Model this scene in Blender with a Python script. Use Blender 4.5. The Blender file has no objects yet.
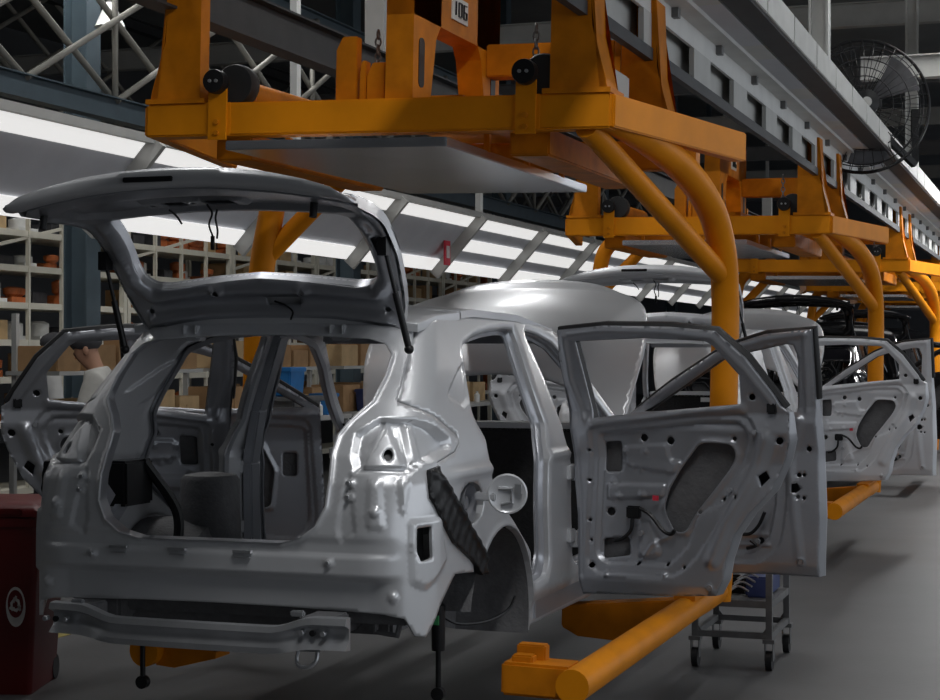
import bpy, bmesh, math, random
import numpy as np
from mathutils import Vector, Matrix
from mathutils.geometry import delaunay_2d_cdt
random.seed(7)
C = bpy.context.scene.collection
# ------------------------------------------------------------------ camera
F_PX, VPX, HOR = 1750.0, 1072.0, 352.0
YAW = math.atan((VPX-470)/F_PX); SA, CA = math.sin(YAW), math.cos(YAW)
CAM = Vector((2.93, -5.63, 1.62))
cd = bpy.data.cameras.new('camera'); cam = bpy.data.objects.new('camera', cd); C.objects.link(cam)
cam.location = CAM; cam.rotation_euler = (math.pi/2, 0, YAW)
cd.sensor_width = 36; cd.lens = F_PX/940*36; cd.shift_y = (HOR-350)/940; cd.clip_end = 300
bpy.context.scene.camera = cam
def ray(px, py):
    x = (px-470)/F_PX; z = (HOR-py)/F_PX
    return Vector((x*CA-SA, x*SA+CA, z))
def at(px, py, k, v):
    """point on the sight line of a photo pixel where coordinate k has value v"""
    r = ray(px, py); i = 'stz'.index(k)
    return CAM + r*((v-CAM[i])/r[i])
def hit(px, py, Fn, a=3.0, b=16.0):
    """first point of a surface Fn=0 (Fn>0 in front) along the sight line"""
    r = ray(px, py); m0 = a; f0 = Fn(CAM+r*a); best = (abs(f0), a); m = a
    while m < b:
        m += .03; f = Fn(CAM+r*m)
        if abs(f) < best[0]: best = (abs(f), m)
        if f0 > 0 >= f:
            lo, hi = m-.03, m
            for _ in range(24):
                md = (lo+hi)/2
                if Fn(CAM+r*md) > 0: lo = md
                else: hi = md
            return CAM+r*hi
        f0 = f
    return CAM+r*best[1]
# ------------------------------------------------------------------ materials
MATS = {}
def mat(name, col, metal=0.0, rough=.5, var=.08, scale=6.0, coat=0.0, bump=0.0, bscale=60.0, emit=None, alpha=None, spec=None):
    m = bpy.data.materials.new(name); m.use_nodes = True; nt = m.node_tree; b = nt.nodes['Principled BSDF']
    b.inputs['Metallic'].default_value = metal; b.inputs['Roughness'].default_value = rough
    b.inputs['Coat Weight'].default_value = coat; b.inputs['Coat Roughness'].default_value = .12
    if spec is not None: b.inputs['Specular IOR Level'].default_value = spec
    tc = nt.nodes.new('ShaderNodeTexCoord')
    n = nt.nodes.new('ShaderNodeTexNoise'); n.inputs['Scale'].default_value = scale; n.inputs['Detail'].default_value = 4
    nt.links.new(tc.outputs['Object'], n.inputs['Vector'])
    r = nt.nodes.new('ShaderNodeValToRGB'); nt.links.new(n.outputs['Fac'], r.inputs['Fac'])
    r.color_ramp.elements[0].position = .3; r.color_ramp.elements[1].position = .7
    r.color_ramp.elements[0].color = tuple(c*(1-var) for c in col)+(1,); r.color_ramp.elements[1].color = tuple(min(1, c*(1+var)) for c in col)+(1,)
    nt.links.new(r.outputs['Color'], b.inputs['Base Color'])
    if bump:
        n2 = nt.nodes.new('ShaderNodeTexNoise'); n2.inputs['Scale'].default_value = bscale
        nt.links.new(tc.outputs['Object'], n2.inputs['Vector'])
        bp = nt.nodes.new('ShaderNodeBump'); bp.inputs['Strength'].default_value = bump; bp.inputs['Distance'].default_value = .01
        nt.links.new(n2.outputs['Fac'], bp.inputs['Height']); nt.links.new(bp.outputs['Normal'], b.inputs['Normal'])
    if emit:
        b.inputs['Emission Color'].default_value = tuple(emit[:3])+(1,); b.inputs['Emission Strength'].default_value = emit[3]
    if alpha is not None: b.inputs['Alpha'].default_value = alpha
    MATS[name] = m; return m
def srgb(r, g, b):
    return tuple(((c/255/12.92) if c/255 <= .04045 else ((c/255+.055)/1.055)**2.4) for c in (r, g, b))
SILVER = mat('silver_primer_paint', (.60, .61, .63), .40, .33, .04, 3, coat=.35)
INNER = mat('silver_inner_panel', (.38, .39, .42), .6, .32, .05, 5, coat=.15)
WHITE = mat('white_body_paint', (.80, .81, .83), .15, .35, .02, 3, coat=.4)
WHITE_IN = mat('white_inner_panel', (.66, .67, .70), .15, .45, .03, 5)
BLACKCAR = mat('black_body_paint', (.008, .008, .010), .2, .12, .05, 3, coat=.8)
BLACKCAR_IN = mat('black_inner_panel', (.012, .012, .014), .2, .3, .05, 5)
SEAL = mat('black_rubber', (.012, .012, .013), 0, .55, .1, 30)
BLK = mat('black_plastic', (.011, .011, .012), 0, .38, .15, 25, spec=.3)
FELT = mat('black_felt', (.014, .014, .015), 0, .9, .2, 40, bump=.4)
UNDER = mat('grey_underbody_coating', (.12, .12, .125), .1, .6, .15, 20, bump=.3)
STEEL = mat('bare_steel', (.46, .47, .49), .8, .36, .08, 12)
DSTEEL = mat('dark_grey_steel', (.17, .17, .17), .5, .5, .15, 15)
ORANGE = mat('orange_enamel', (.66, .225, .004), 0, .5, .10, 4, coat=.0, spec=.15)
ORANGED = mat('orange_enamel_dark', (.52, .165, .004), 0, .55, .2, 7, spec=.15)  # darker, more mottled orange for part of the frame
ALU = mat('aluminium_sheet', (.70, .71, .74), .9, .26, .10, 2.5)
CONC = mat('concrete', (.10, .10, .102), 0, .5, .14, 1.1, bump=.08, bscale=30)
GREYP = mat('grey_painted_steel', (.47, .47, .45), .1, .55, .08, 5)
LGREY = mat('pale_grey_painted_steel', (.62, .62, .60), .05, .5, .06, 5)
MGREY = mat('mid_grey_painted_steel', (.20, .20, .205), .1, .55, .1, 5)
DARKST = mat('dark_structural_steel', (.05, .052, .055), .2, .6, .15, 5)
BLUEGR = mat('blue_grey_painted_steel', (.07, .10, .12), .1, .55, .1, 5)
CREAM = mat('cream_painted_steel', (.66, .63, .53), 0, .55, .08, 5)
LIGHTP = mat('lit_white_panel', (.8, .8, .8), 0, .6, .02, 3, emit=(1, .99, .97, .56))
DIFFG = mat('grey_canopy_sheet', (.62, .63, .67), 0, .6, .05, 3)
RED = mat('red_plastic', (.12, .005, .005), 0, .4, .1, 6)
STICK = mat('white_sticker', (.62, .60, .58), 0, .6, .1, 30)
TRUSS = mat('dark_beige_truss_paint', (.27, .26, .23), 0, .6, .1, 6)  # truss beige toned down to a darker colour
CARD = mat('brown_cardboard', (.42, .25, .12), 0, .85, .12, 8)
CARD2 = mat('pale_cardboard', (.55, .38, .20), 0, .85, .12, 8)
BLUEP = mat('blue_plastic', (.02, .16, .42), 0, .4, .1, 8)
NAVY = mat('navy_plastic', (.03, .05, .16), 0, .5, .1, 8)
PARTOR = mat('rust_orange_parts', (.45, .12, .03), 0, .6, .25, 15)
WPART = mat('white_parts', (.7, .7, .68), 0, .6, .08, 15)
DKPART = mat('dark_parts', (.05, .05, .055), .2, .5, .3, 15)
GREEN = mat('green_plastic', (.01, .10, .07), 0, .5, .1, 8)
GRNLBL = mat('green_label', (.05, .35, .12), 0, .6, .05, 8)
REDM = mat('red_paint_mark', (.6, .03, .06), 0, .6, .1, 30)
WMETAL = mat('white_lamp_enamel', (.75, .75, .72), 0, .4, .04, 8)
SKIN = mat('skin', (.36, .19, .12), 0, .6, .06, 12)
SHIRT = mat('grey_shirt', (.42, .41, .38), 0, .9, .08, 14)
WSHIRT = mat('white_shirt', (.68, .68, .67), 0, .9, .06, 14)
CAPM = mat('dark_grey_cap', (.055, .055, .06), 0, .9, .1, 14)
TROUS = mat('dark_trousers', (.03, .032, .045), 0, .9, .1, 14)
YELL = mat('yellow_paint', (.30, .24, .06), 0, .55, .1, 8)
WALLM = mat('dull_wall_cladding', (.16, .165, .17), 0, .7, .1, 1.5)
ROOFM = mat('dull_roof_sheet', (.22, .225, .22), 0, .8, .1, 1.0)
# ------------------------------------------------------------------ mesh helpers
def link(name, me, m, parent=None):
    o = bpy.data.objects.new(name, me); C.objects.link(o)
    if m is not None: me.materials.append(m)
    if parent is not None: o.parent = parent
    return o
def tag(o, label=None, cat=None, group=None, kind=None):
    if label: o['label'] = label
    if cat: o['category'] = cat
    if group: o['group'] = group
    if kind: o['kind'] = kind
    return o
def empty(name, loc=(0, 0, 0), label=None, cat=None, group=None, rot=(0, 0, 0)):
    o = bpy.data.objects.new(name, None); C.objects.link(o); o.location = loc; o.rotation_euler = rot
    o.empty_display_size = .1
    return tag(o, label, cat, group)
class MB:
    """collects shapes and links them as ONE mesh object"""
    def __init__(s): s.v = []; s.f = []; s.sm = []
    def add(s, vs, fs, smooth=False):
        b = len(s.v); s.v += [tuple(x) for x in vs]; s.f += [tuple(i+b for i in f) for f in fs]; s.sm += [smooth]*len(fs); return s
    def box(s, c, d, M=None):
        x, y, z = (q/2 for q in d)
        vs = [Vector((i*x, j*y, k*z)) for i in (-1, 1) for j in (-1, 1) for k in (-1, 1)]
        if M is not None: vs = [M @ v for v in vs]
        vs = [v+Vector(c) for v in vs]
        return s.add(vs, [(0, 1, 3, 2), (4, 6, 7, 5), (0, 4, 5, 1), (2, 3, 7, 6), (0, 2, 6, 4), (1, 5, 7, 3)])
    def bx(s, a, b):
        return s.box([(p+q)/2 for p, q in zip(a, b)], [abs(q-p) for p, q in zip(a, b)])
    def beam(s, a, b, w, h, up=(0, 0, 1)):
        a = Vector(a); b = Vector(b); d = (b-a); L = d.length; d.normalize(); x = d.cross(Vector(up))
        if x.length < 1e-4: x = Vector((1, 0, 0))
        x.normalize(); u = x.cross(d)
        M = Matrix((x, d, u)).transposed()
        return s.box((a+b)/2, (w, L, h), M)
    def ibeam(s, a, b, w, h, th=.012, up=(0, 0, 1)):
        a = Vector(a); b = Vector(b); u = Vector(up); o = u*(h/2-th/2)
        s.beam(a+o, b+o, w, th, up); s.beam(a-o, b-o, w, th, up); return s.beam(a, b, th, h-2*th, up)
    def prism(s, poly, a0, a1, fn):
        """polygon (u,v) swept from a0 to a1; fn(u,v,a) -> point"""
        n = len(poly); vs = [fn(u, v, a0) for u, v in poly]+[fn(u, v, a1) for u, v in poly]
        return s.add(vs, [tuple(range(n))[::-1], tuple(range(n, 2*n))]+[(i, (i+1) % n, n+(i+1) % n, n+i) for i in range(n)])
    def tube(s, pts, r, n=12, cap=True, closed=False):
        pts = [Vector(p) for p in pts]; m = len(pts); rs = r if isinstance(r, (list, tuple)) else [r]*m
        vs = []; nrm = None
        for i, p in enumerate(pts):
            if closed: t = pts[(i+1) % m]-pts[i-1]
            else: t = (pts[min(i+1, m-1)]-pts[max(i-1, 0)])
            t.normalize()
            if nrm is None:
                nrm = t.orthogonal().normalized()
            else:
                nrm = (nrm-t*nrm.dot(t))
                nrm = nrm.normalized() if nrm.length > 1e-6 else t.orthogonal().normalized()
            bi = t.cross(nrm)
            for k in range(n):
                a = 2*math.pi*k/n; vs.append(p+(nrm*math.cos(a)+bi*math.sin(a))*rs[i])
        fs = []
        for i in range(m if closed else m-1):
            j = (i+1) % m
            for k in range(n): fs.append((i*n+k, i*n+(k+1) % n, j*n+(k+1) % n, j*n+k))
        s.add(vs, fs, True)
        if cap and not closed:
            b = len(s.v)-len(vs)
            s.f += [tuple(b+k for k in range(n))[::-1], tuple(b+(m-1)*n+k for k in range(n))]; s.sm += [False, False]
        return s
    def cyl(s, a, b, r, n=16): return s.tube([a, b], r, n)
    def lathe(s, prof, c, n=24, axis=(0, 0, 1), capends=True):
        ax = Vector(axis).normalized(); e1 = ax.orthogonal().normalized(); e2 = ax.cross(e1); vs = []; m = len(prof)
        for r, h in prof:
            for k in range(n):
                a = 2*math.pi*k/n; vs.append(Vector(c)+ax*h+(e1*math.cos(a)+e2*math.sin(a))*r)
        fs = [(i*n+k, i*n+(k+1) % n, (i+1)*n+(k+1) % n, (i+1)*n+k) for i in range(m-1) for k in range(n)]
        s.add(vs, fs, True)
        if capends:
            b = len(s.v)-len(vs); s.f += [tuple(b+k for k in range(n))[::-1], tuple(b+(m-1)*n+k for k in range(n))]; s.sm += [False, False]
        return s
    def sphere(s, c, r, sc=(1, 1, 1), n=14):
        prof = []; vs = []; fs = []; m = n//2+1
        for i in range(m):
            th = math.pi*i/(m-1)
            for k in range(n):
                a = 2*math.pi*k/n
                vs.append(Vector(c)+Vector((r*sc[0]*math.sin(th)*math.cos(a), r*sc[1]*math.sin(th)*math.sin(a), r*sc[2]*math.cos(th))))
        fs = [(i*n+k, (i+1)*n+k, (i+1)*n+(k+1) % n, i*n+(k+1) % n) for i in range(m-1) for k in range(n)]
        return s.add(vs, fs, True)
    def build(s, name, m, parent=None, bevel=0.0, fix=True):
        me = bpy.data.meshes.new(name); me.from_pydata(s.v, [], s.f)
        for p, q in zip(me.polygons, s.sm): p.use_smooth = q
        bm = bmesh.new(); bm.from_mesh(me)
        if fix: bmesh.ops.recalc_face_normals(bm, faces=bm.faces)
        for e in bm.edges:
            if len(e.link_faces) == 2 and e.calc_face_angle(0) > .7: e.smooth = False
        if bevel: bmesh.ops.bevel(bm, geom=[e for e in bm.edges if len(e.link_faces) == 2 and e.calc_face_angle(0) > .7], offset=bevel, segments=2, affect='EDGES', clamp_overlap=True)
        bm.to_mesh(me); bm.free()
        return link(name, me, m, parent)
def spline(pts, k=8):
    pts = [Vector(p) for p in pts]; out = []
    P = [pts[0]*2-pts[1]]+pts+[pts[-1]*2-pts[-2]]
    for i in range(1, len(P)-2):
        for j in range(k):
            t = j/k; a, b, c, d = P[i-1:i+3]
            out.append(.5*((2*b)+(c-a)*t+(2*a-5*b+4*c-d)*t*t+(3*b-a-3*c+d)*t**3))
    return out+[pts[-1]]
# --- flat outlines to curved sheets
def _arr(p): return np.array([(q[0], q[1]) for q in p], float)
def inside(P, poly):
    A = _arr(poly); B = np.roll(A, -1, 0); out = np.zeros(len(P), bool)
    for (x1, y1), (x2, y2) in zip(A, B):
        if y1 == y2: continue
        c = ((y1 > P[:, 1]) != (y2 > P[:, 1])) & (P[:, 0] < (x2-x1)*(P[:, 1]-y1)/(y2-y1)+x1); out ^= c
    return out
def segdist(P, line, closed):
    A = _arr(line); n = len(A); d = np.full(len(P), 1e9)
    for i in range(n if closed else n-1):
        a = A[i]; b = A[(i+1) % n]; v = b-a; L = v.dot(v)
        t = np.clip(((P-a) @ v)/max(L, 1e-12), 0, 1); q = a+t[:, None]*v
        d = np.minimum(d, np.hypot(*(P-q).T))
    return d
def sstep(x): x = np.clip(x, 0, 1); return x*x*(3-2*x)
class Rel:
    """pressing in a sheet: height function plus the points that must exist in the mesh"""
    def __init__(s, f, pts=()): s.f = f; s.pts = list(pts)
    def __call__(s, P): return s.f(P)
def offs(line, d, closed, step=.010):
    L = dens(line, step) if closed else dens_open(line, step); n = len(L); out = []
    for i in range(n):
        p = Vector(L[i-1] if (closed or i) else L[0]); q = Vector(L[(i+1) % n] if (closed or i < n-1) else L[i]); t = q-p
        if t.length < 1e-9: continue
        t.normalize(); out.append((L[i][0]-t.y*d, L[i][1]+t.x*d))
    return out
def area2(poly): return sum(p[0]*q[1]-q[0]*p[1] for p, q in zip(poly, poly[1:]+poly[:1]))
def stamp(poly, depth, w):
    poly = [tuple(p[:2]) for p in poly]; sg = 1 if area2(poly) > 0 else -1
    return Rel(lambda P: depth*np.clip(np.where(inside(P, poly), segdist(P, poly, True), 0)/w, 0, 1), offs(poly, 0, True)+offs(poly, sg*w, True))
def rib(line, depth, hw, closed=False):
    line = [tuple(p[:2]) for p in line]
    return Rel(lambda P: depth*(1-sstep(segdist(P, line, closed)/hw)), [p for d in (0, hw*.5, -hw*.5, hw, -hw) for p in offs(line, d, closed)])
def dot(c, depth, r, w=None):
    c = np.array(c[:2]); w = w or r*.5
    return Rel(lambda P: depth*np.clip((r-np.hypot(*(P-c).T))/w, 0, 1), circ(c, r, 14)+circ(c, r-w, 10)+[tuple(c)])
def mir(f): return Rel(lambda P: f(np.stack([np.abs(P[:, 0]), P[:, 1]], 1)), list(f.pts)+[(-x, y) for x, y in f.pts])
def dens_open(line, res):
    out = []
    for a, b in zip(line, line[1:]):
        a = Vector(a[:2]); b = Vector(b[:2]); k = max(1, int(math.ceil((b-a).length/res))); out += [tuple(a+(b-a)*(j/k)) for j in range(k)]
    return out+[tuple(line[-1][:2])]
def circ(c, r, n=10, rz=None): return [(c[0]+r*math.cos(2*math.pi*k/n), c[1]+(rz or r)*math.sin(2*math.pi*k/n)) for k in range(n)]
def rnd(poly, r=.02, k=4):
    """round the corners of a polygon"""
    out = []; n = len(poly)
    for i in range(n):
        p = Vector(poly[i][:2]); a = Vector(poly[i-1][:2])-p; b = Vector(poly[(i+1) % n][:2])-p
        q = min(r, a.length*.45, b.length*.45)
        if q < 1e-5: out.append(tuple(p)); continue
        A = p+a.normalized()*q; B = p+b.normalized()*q
        for j in range(k+1):
            t = j/k; out.append(tuple(A*(1-t)**2+p*2*t*(1-t)+B*t*t))
    return out
def dens(poly, res):
    out = []; n = len(poly)
    for i in range(n):
        a = Vector(poly[i][:2]); b = Vector(poly[(i+1) % n][:2]); k = max(1, int(math.ceil((b-a).length/res)))
        for j in range(k): out.append(tuple(a+(b-a)*(j/k)))
    return out
def sheet(name, outline, holes, fmap, m, parent=None, res=.02, thick=.008, relief=()):
    loops = [dens(outline, res)]+[dens(h, res) for h in holes]
    A = _arr(outline); x0, y0 = A.min(0); x1, y1 = A.max(0); g = []
    ny = int((y1-y0)/(res*.87))+1; nx = int((x1-x0)/res)+1
    for j in range(ny+1):
        for i in range(nx+1): g.append((x0+(i+.5*(j % 2))*res, y0+j*res*.87))
    G = np.array(g); G = G[inside(G, outline)]
    for h in holes: G = G[~inside(G, h)]
    d = np.full(len(G), 1e9)
    for l in loops: d = np.minimum(d, segdist(G, l, True))
    G = G[d > res*.5]
    gp = []; cell = {}; q = res*.42
    for r in relief:
        for p in getattr(r, 'pts', ()):
            i, j = int(p[0]//q), int(p[1]//q)
            if any((o[0]-p[0])**2+(o[1]-p[1])**2 < q*q for u in (-1, 0, 1) for v in (-1, 0, 1) for o in cell.get((i+u, j+v), ())): continue
            cell.setdefault((i, j), []).append(p); gp.append(p)
    if gp:
        K = np.array(gp, float); ok = inside(K, outline)
        for h in holes: ok &= ~inside(K, h)
        K = K[ok]; dd = np.full(len(K), 1e9)
        for l in loops: dd = np.minimum(dd, segdist(K, l, True))
        K = K[dd > res*.35]
        if len(K):
            near = np.zeros(len(G), bool)
            for c in range(0, len(G), 1500):
                g = G[c:c+1500]; near[c:c+1500] = ((g[:, None, 0]-K[None, :, 0])**2+(g[:, None, 1]-K[None, :, 1])**2).min(1) < (res*.6)**2
            G = np.concatenate([G[~near], K])
    vs = []; es = []
    for l in loops:
        b = len(vs); vs += l; es += [(b+i, b+(i+1) % len(l)) for i in range(len(l))]
    vs += [tuple(p) for p in G]
    V2, E2, F2 = delaunay_2d_cdt([Vector(v) for v in vs], es, [], 0, 1e-6)[:3]
    P = np.array([(v[0], v[1]) for v in V2]); T = np.array([tuple(f) for f in F2 if len(f) == 3])
    cen = P[T].mean(1); ok = inside(cen, outline)
    for h in holes: ok &= ~inside(cen, h)
    T = T[ok]; h = np.zeros(len(P))
    for r in relief: h = h+r(P)
    used = np.unique(T); re = -np.ones(len(P), int); re[used] = np.arange(len(used)); T = re[T]; P = P[used]; h = h[used]
    top = [Vector(fmap(p[0], p[1], q)) for p, q in zip(P, h)]; bot = [Vector(fmap(p[0], p[1], q-thick)) for p, q in zip(P, h)]
    i, j, k = T[len(T)//2]; nn = (top[j]-top[i]).cross(top[k]-top[i])
    if nn.dot(top[i]-bot[i]) < 0: T = T[:, ::-1]
    n = len(P); faces = [tuple(int(q) for q in t) for t in T]; cnt = {}
    for a, b, c in faces:
        for e in ((a, b), (b, c), (c, a)): cnt[e] = 1
    rim = [e for e in cnt if (e[1], e[0]) not in cnt]
    fs = faces+[(c+n, b+n, a+n) for a, b, c in faces]+[(b, a, a+n, b+n) for a, b in rim]
    me = bpy.data.meshes.new(name); me.from_pydata(top+bot, [], fs)
    for p in me.polygons: p.use_smooth = True
    nb = len(faces)*2
    for p in list(me.polygons)[nb:]: p.use_smooth = False
    return link(name, me, m, parent)
def interp(x, pts):
    if x <= pts[0][0]: return pts[0][1]
    for (a, p), (b, q) in zip(pts, pts[1:]):
        if x <= b: return p+(q-p)*(x-a)/(b-a)
    return pts[-1][1]
WORLD, E_R, E_L, E_W, EXPO, UPF = .35, 70, 34, 430, 0.32, .2
# ------------------------------------------------------------------ the car body: one plan outline with rounded rear corners, narrowing upwards
RC = .22
def wz(z): return .80 if z < 1.15 else .80-.18*((z-1.15)/.55)**1.15
def T0(z): return interp(z, [(.95, 0), (1.05, .012), (1.15, .035), (1.25, .075), (1.35, .145), (1.45, .23), (1.72, .49), (1.8, .57)])
def bodyF(p):
    w = wz(p.z); T = T0(p.z); qx = abs(p.x)-(w-RC); qy = T+RC-p.y
    return math.hypot(qx, qy)-RC if qx > 0 and qy > 0 else max(abs(p.x)-w, T-p.y)
def aT(t, z): return wz(z)-RC+RC*math.pi/2+(t-T0(z)-RC)
def bodyA(p):
    w = wz(p.z); T = T0(p.z); L = w-RC; s = abs(p.x)
    if p.y >= T+RC: return (aT(p.y, p.z), p.z)
    if s > L: return (L+RC*math.atan2(s-L, T+RC-p.y), p.z)
    return (s, p.z)
def bodyP(a, z, h=0, k=1):
    w = wz(z); T = T0(z); L = w-RC; b = abs(a); sg = k*(1 if a >= 0 else -1)
    if b < L: return (sg*b, T-h, z)
    if b < L+RC*math.pi/2:
        th = (b-L)/RC; return (sg*(L+(RC+h)*math.sin(th)), T+RC-(RC+h)*math.cos(th), z)
    return (sg*(w+h), T+RC+b-L-RC*math.pi/2, z)
def B(*px): return [bodyA(hit(x, y, bodyF)) for x, y in px]
def ztop(t): return interp(t, [(.4, 1.70), (.5, 1.715), (.7, 1.75), (1.2, 1.785), (1.8, 1.775), (2.35, 1.72)])
EDGE = B((413, 340), (406, 368), (397, 402), (415, 408), (432, 415), (458, 437), (459, 443), (455, 452), (437, 463), (441, 480), (455, 504), (470, 532), (482, 560))
AP = (.98, .54); AR = .39
ARCH = [(aT(AP[0]+AR*math.cos(g), AP[1]+AR*math.sin(g)), AP[1]+AR*math.sin(g)) for g in [math.radians(x) for x in range(132, -13, -9)]]

def make_car():
    car = empty('car_body', (0, 0, 0))
    # ---- rear ring: tailgate opening, lamp pockets, rear lower panel
    half = [(0, .715), (.3, .713)]+B((385, 616), (405, 619), (415, 636), (426, 637), (440, 606), (455, 574), (474, 572))+EDGE[::-1][1:]+[(.60, 1.712), (.3, 1.728), (0, 1.732)]
    outl = half+[(-a, z) for a, z in half[::-1] if a > 0]
    hp = [(0, .945)]+B((280, 543), (300, 538), (316, 526), (326, 507), (330, 480), (333, 452), (339, 434), (352, 419), (373, 400), (385, 375), (391, 354), (385, 344), (370, 339))+[(.2, 1.682), (0, 1.685)]
    hole = hp+[(-a, z) for a, z in hp[::-1] if a > 0]
    pocket = B((355, 434), (368, 426), (380, 419), (416, 420), (430, 424), (449, 438), (452, 446), (449, 452), (424, 464), (409, 474), (354, 473), (351, 454))
    tri = B((387, 422), (412, 470), (357, 471)); tri2 = B((404, 424), (417, 424), (428, 462), (415, 468))
    low = B((368, 478), (382, 478), (385, 530), (366, 530)); low2 = B((398, 478), (412, 478), (405, 515), (401, 515))
    boltpx = [(350, 483), (349, 497), (329, 563), (375, 512), (393, 598)]
    bolt = [B(p)[0] for p in boltpx]
    hz = [(z0, z1) for z0, z1 in []]
    def _ledge(P):
        z = P[:, 1]; inb = sstep((.76-np.abs(P[:, 0]))/.16)
        return (-.050*np.clip((.838-z)/.026, 0, 1)-.012*np.clip((z-.905)/.008, 0, 1)*np.clip((.97-z)/.02, 0, 1))*inb
    ledge = Rel(_ledge, [(x*.012, z) for x in range(0, 59) for z in (.905, .913, .838, .812)])
    rimline = hp
    R = [stamp(pocket, -.035, .012), stamp(tri, .028, .012), stamp(tri2, .016, .010), stamp(low, .010, .012), stamp(low2, .010, .010), rib(hp[1:-1], .014, .016), ledge,
         stamp(rnd(B((346, 476), (352, 474), (356, 535), (340, 545), (336, 530)), .01), -.008, .008), stamp(rnd(B((408, 520), (440, 515), (446, 560), (425, 590), (410, 585)), .02), .012, .014)]
    R += [dot(b, .010, .018, .006) for b in bolt]
    R = [mir(f) for f in R]
    lamp_hole = B(*circ((388.5, 455.5), 5, 10, 6)); rect = rnd(B((415, 528), (429, 526), (430, 558), (419, 562), (415, 552)), .008)
    hs = [hole, lamp_hole, rect, [(-a, z) for a, z in lamp_hole], [(-a, z) for a, z in rect]]
    rear = sheet('rear_panel', outl, hs, bodyP, SILVER, car, .012, .012, R)
    for b in bolt[:3]:
        for k in (1, -1):
            p = bodyP(b[0], b[1], .012, k); q = bodyP(b[0], b[1], .024, k)
            MB().cyl(p, q, .008, 8).build('bolt', STEEL, rear)
    # latch plates and clips on the sill of the opening
    for x in (-.36, -.12, .14):
        MB().bx((x-.035, -.018, .905), (x+.035, .0, .915)).bx((x-.03, -.016, .888), (x+.03, -.004, .893)).build('clip_slot', STEEL, rear)
    # black plugs painting the shade behind the lamp hole and vent slot
    for k in (1, -1):
        for pl, dp, hf in ((lamp_hole, -.035, .02), (rect, -.035, .01)):
            g = [sum(q[i] for q in pl)/len(pl) for i in (0, 1)]; n = len(pl)
            big = [(g[0]+(x-g[0])*1.25, g[1]+(z-g[1])*1.12) for x, z in pl]
            vs = [bodyP(x, z, dp, k) for x, z in big]+[bodyP(x, z, dp-hf, k) for x, z in big]
            MB().add(vs, [tuple(range(n)), tuple(range(n, 2*n))[::-1]]+[(i, (i+1) % n, n+(i+1) % n, n+i) for i in range(n)]).build('cavity_shade', BLK, rear)
    # inner return flange of the opening (depth of the frame)
    n = len(hole); vs = [bodyP(a, z, .004) for a, z in dens(hole, .03)]; m = len(vs)
    def inw(p, d): return (p[0]*(1+.05*d/.09) if abs(p[0]) > .1 else p[0], p[1]+d, p[2])
    mb = MB(); rows = [vs, [inw(p, .02) for p in vs], [inw(p, .09) for p in vs]]
    mb.add([q for r in rows for q in r], [(i*m+k, i*m+(k+1) % m, (i+1)*m+(k+1) % m, (i+1)*m+k) for i in range(2) for k in range(m)], True)
    mb.build('opening_flange', INNER, rear, fix=False)
    # ---- body sides with door openings
    dr = B((463, 347), (474, 337), (490, 331.5), (505, 329), (514, 329.5), (519, 342), (529, 373), (547, 425), (550, 477), (551, 560), (548, 576), (537, 584), (533.5, 577), (532, 549), (516, 521), (502, 500), (494, 477), (488, 439), (475, 415), (471, 395), (466, 362))
    fl = [(1.87, 1.715), (2.05, 1.70), (2.25, 1.66), (2.45, 1.55), (2.97, 1.20), (2.99, .9), (2.95, .72), (2.86, .64), (2.1, .64), (2.0, .70), (1.99, 1.1), (1.97, 1.3), (1.93, 1.5), (1.87, 1.68)]
    df = [(aT(t, z), z) for t, z in fl]
    fuel = B(*[(471.5+12*math.cos(g)-2*math.sin(g), 503+21*math.sin(g)+2*math.cos(g)) for g in [2*math.pi*i/16 for i in range(16)]])
    so = EDGE+ARCH+[(aT(t, z), z) for t, z in [(1.40, .475), (2.9, .47), (3.06, .47), (3.08, .8), (3.08, 1.16), (2.95, 1.28), (2.6, 1.52), (2.36, 1.70)]]
    so += [(aT(t, ztop(t)), ztop(t)) for t in (2.3, 2.1, 1.8, 1.5, 1.2, .9, .7, .6)]+B((424, 321))
    cq = B((459, 368), (466, 360), (470, 400), (464, 408), (447, 396))
    for k in (1, -1):
        h = [rnd(dr, .03), rnd(df, .04)]+([fuel] if k > 0 else [])
        RS = [stamp(cq, -.010, .008), rib(dr, -.010, .022, True), rib(df, -.010, .022, True), rib(ARCH, .006, .02),
              Rel(lambda P: -.02*np.clip((.60-P[:, 1])/.06, 0, 1), [(aT(t/50, .6), .6) for t in range(70, 150)]), Rel(lambda P: .012*np.clip(1-np.abs(P[:, 1]-1.17)/.03, 0, 1)*np.clip((P[:, 0]-.9)/.2, 0, 1), [(x*.016+.6, z) for x in range(100) for z in (1.14, 1.17, 1.20)])]
        sd = sheet('side_panel', so, h, lambda a, z, q=0, k=k: bodyP(a, z, q, k), SILVER, car, .017, .035, RS)
        # inner flanges of the two door openings
        for lp in (rnd(dr, .03), rnd(df, .04)):
            O = dens(lp, .03); m = len(O); cx = sum(p[0] for p in O)/m; cz = sum(p[1] for p in O)/m
            def sh(f, q): return [bodyP(cx+(a-cx)*(1-f), cz+(z-cz)*(1-f*.75), q, k) for a, z in O]
            rows = [sh(0, -.030), sh(.015, -.034), sh(.03, -.05), sh(.075, -.053), sh(.078, -.062), sh(.0, -.062)]
            MB().add([p for r in rows for p in r], [(i*m+j, i*m+(j+1) % m, (i+1)*m+(j+1) % m, (i+1)*m+j) for i in range(5) for j in range(m)], True).build('door_opening_flange', INNER, sd, fix=False)
        # wheel house
        mb = MB(); n = 20; rings = []
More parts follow.
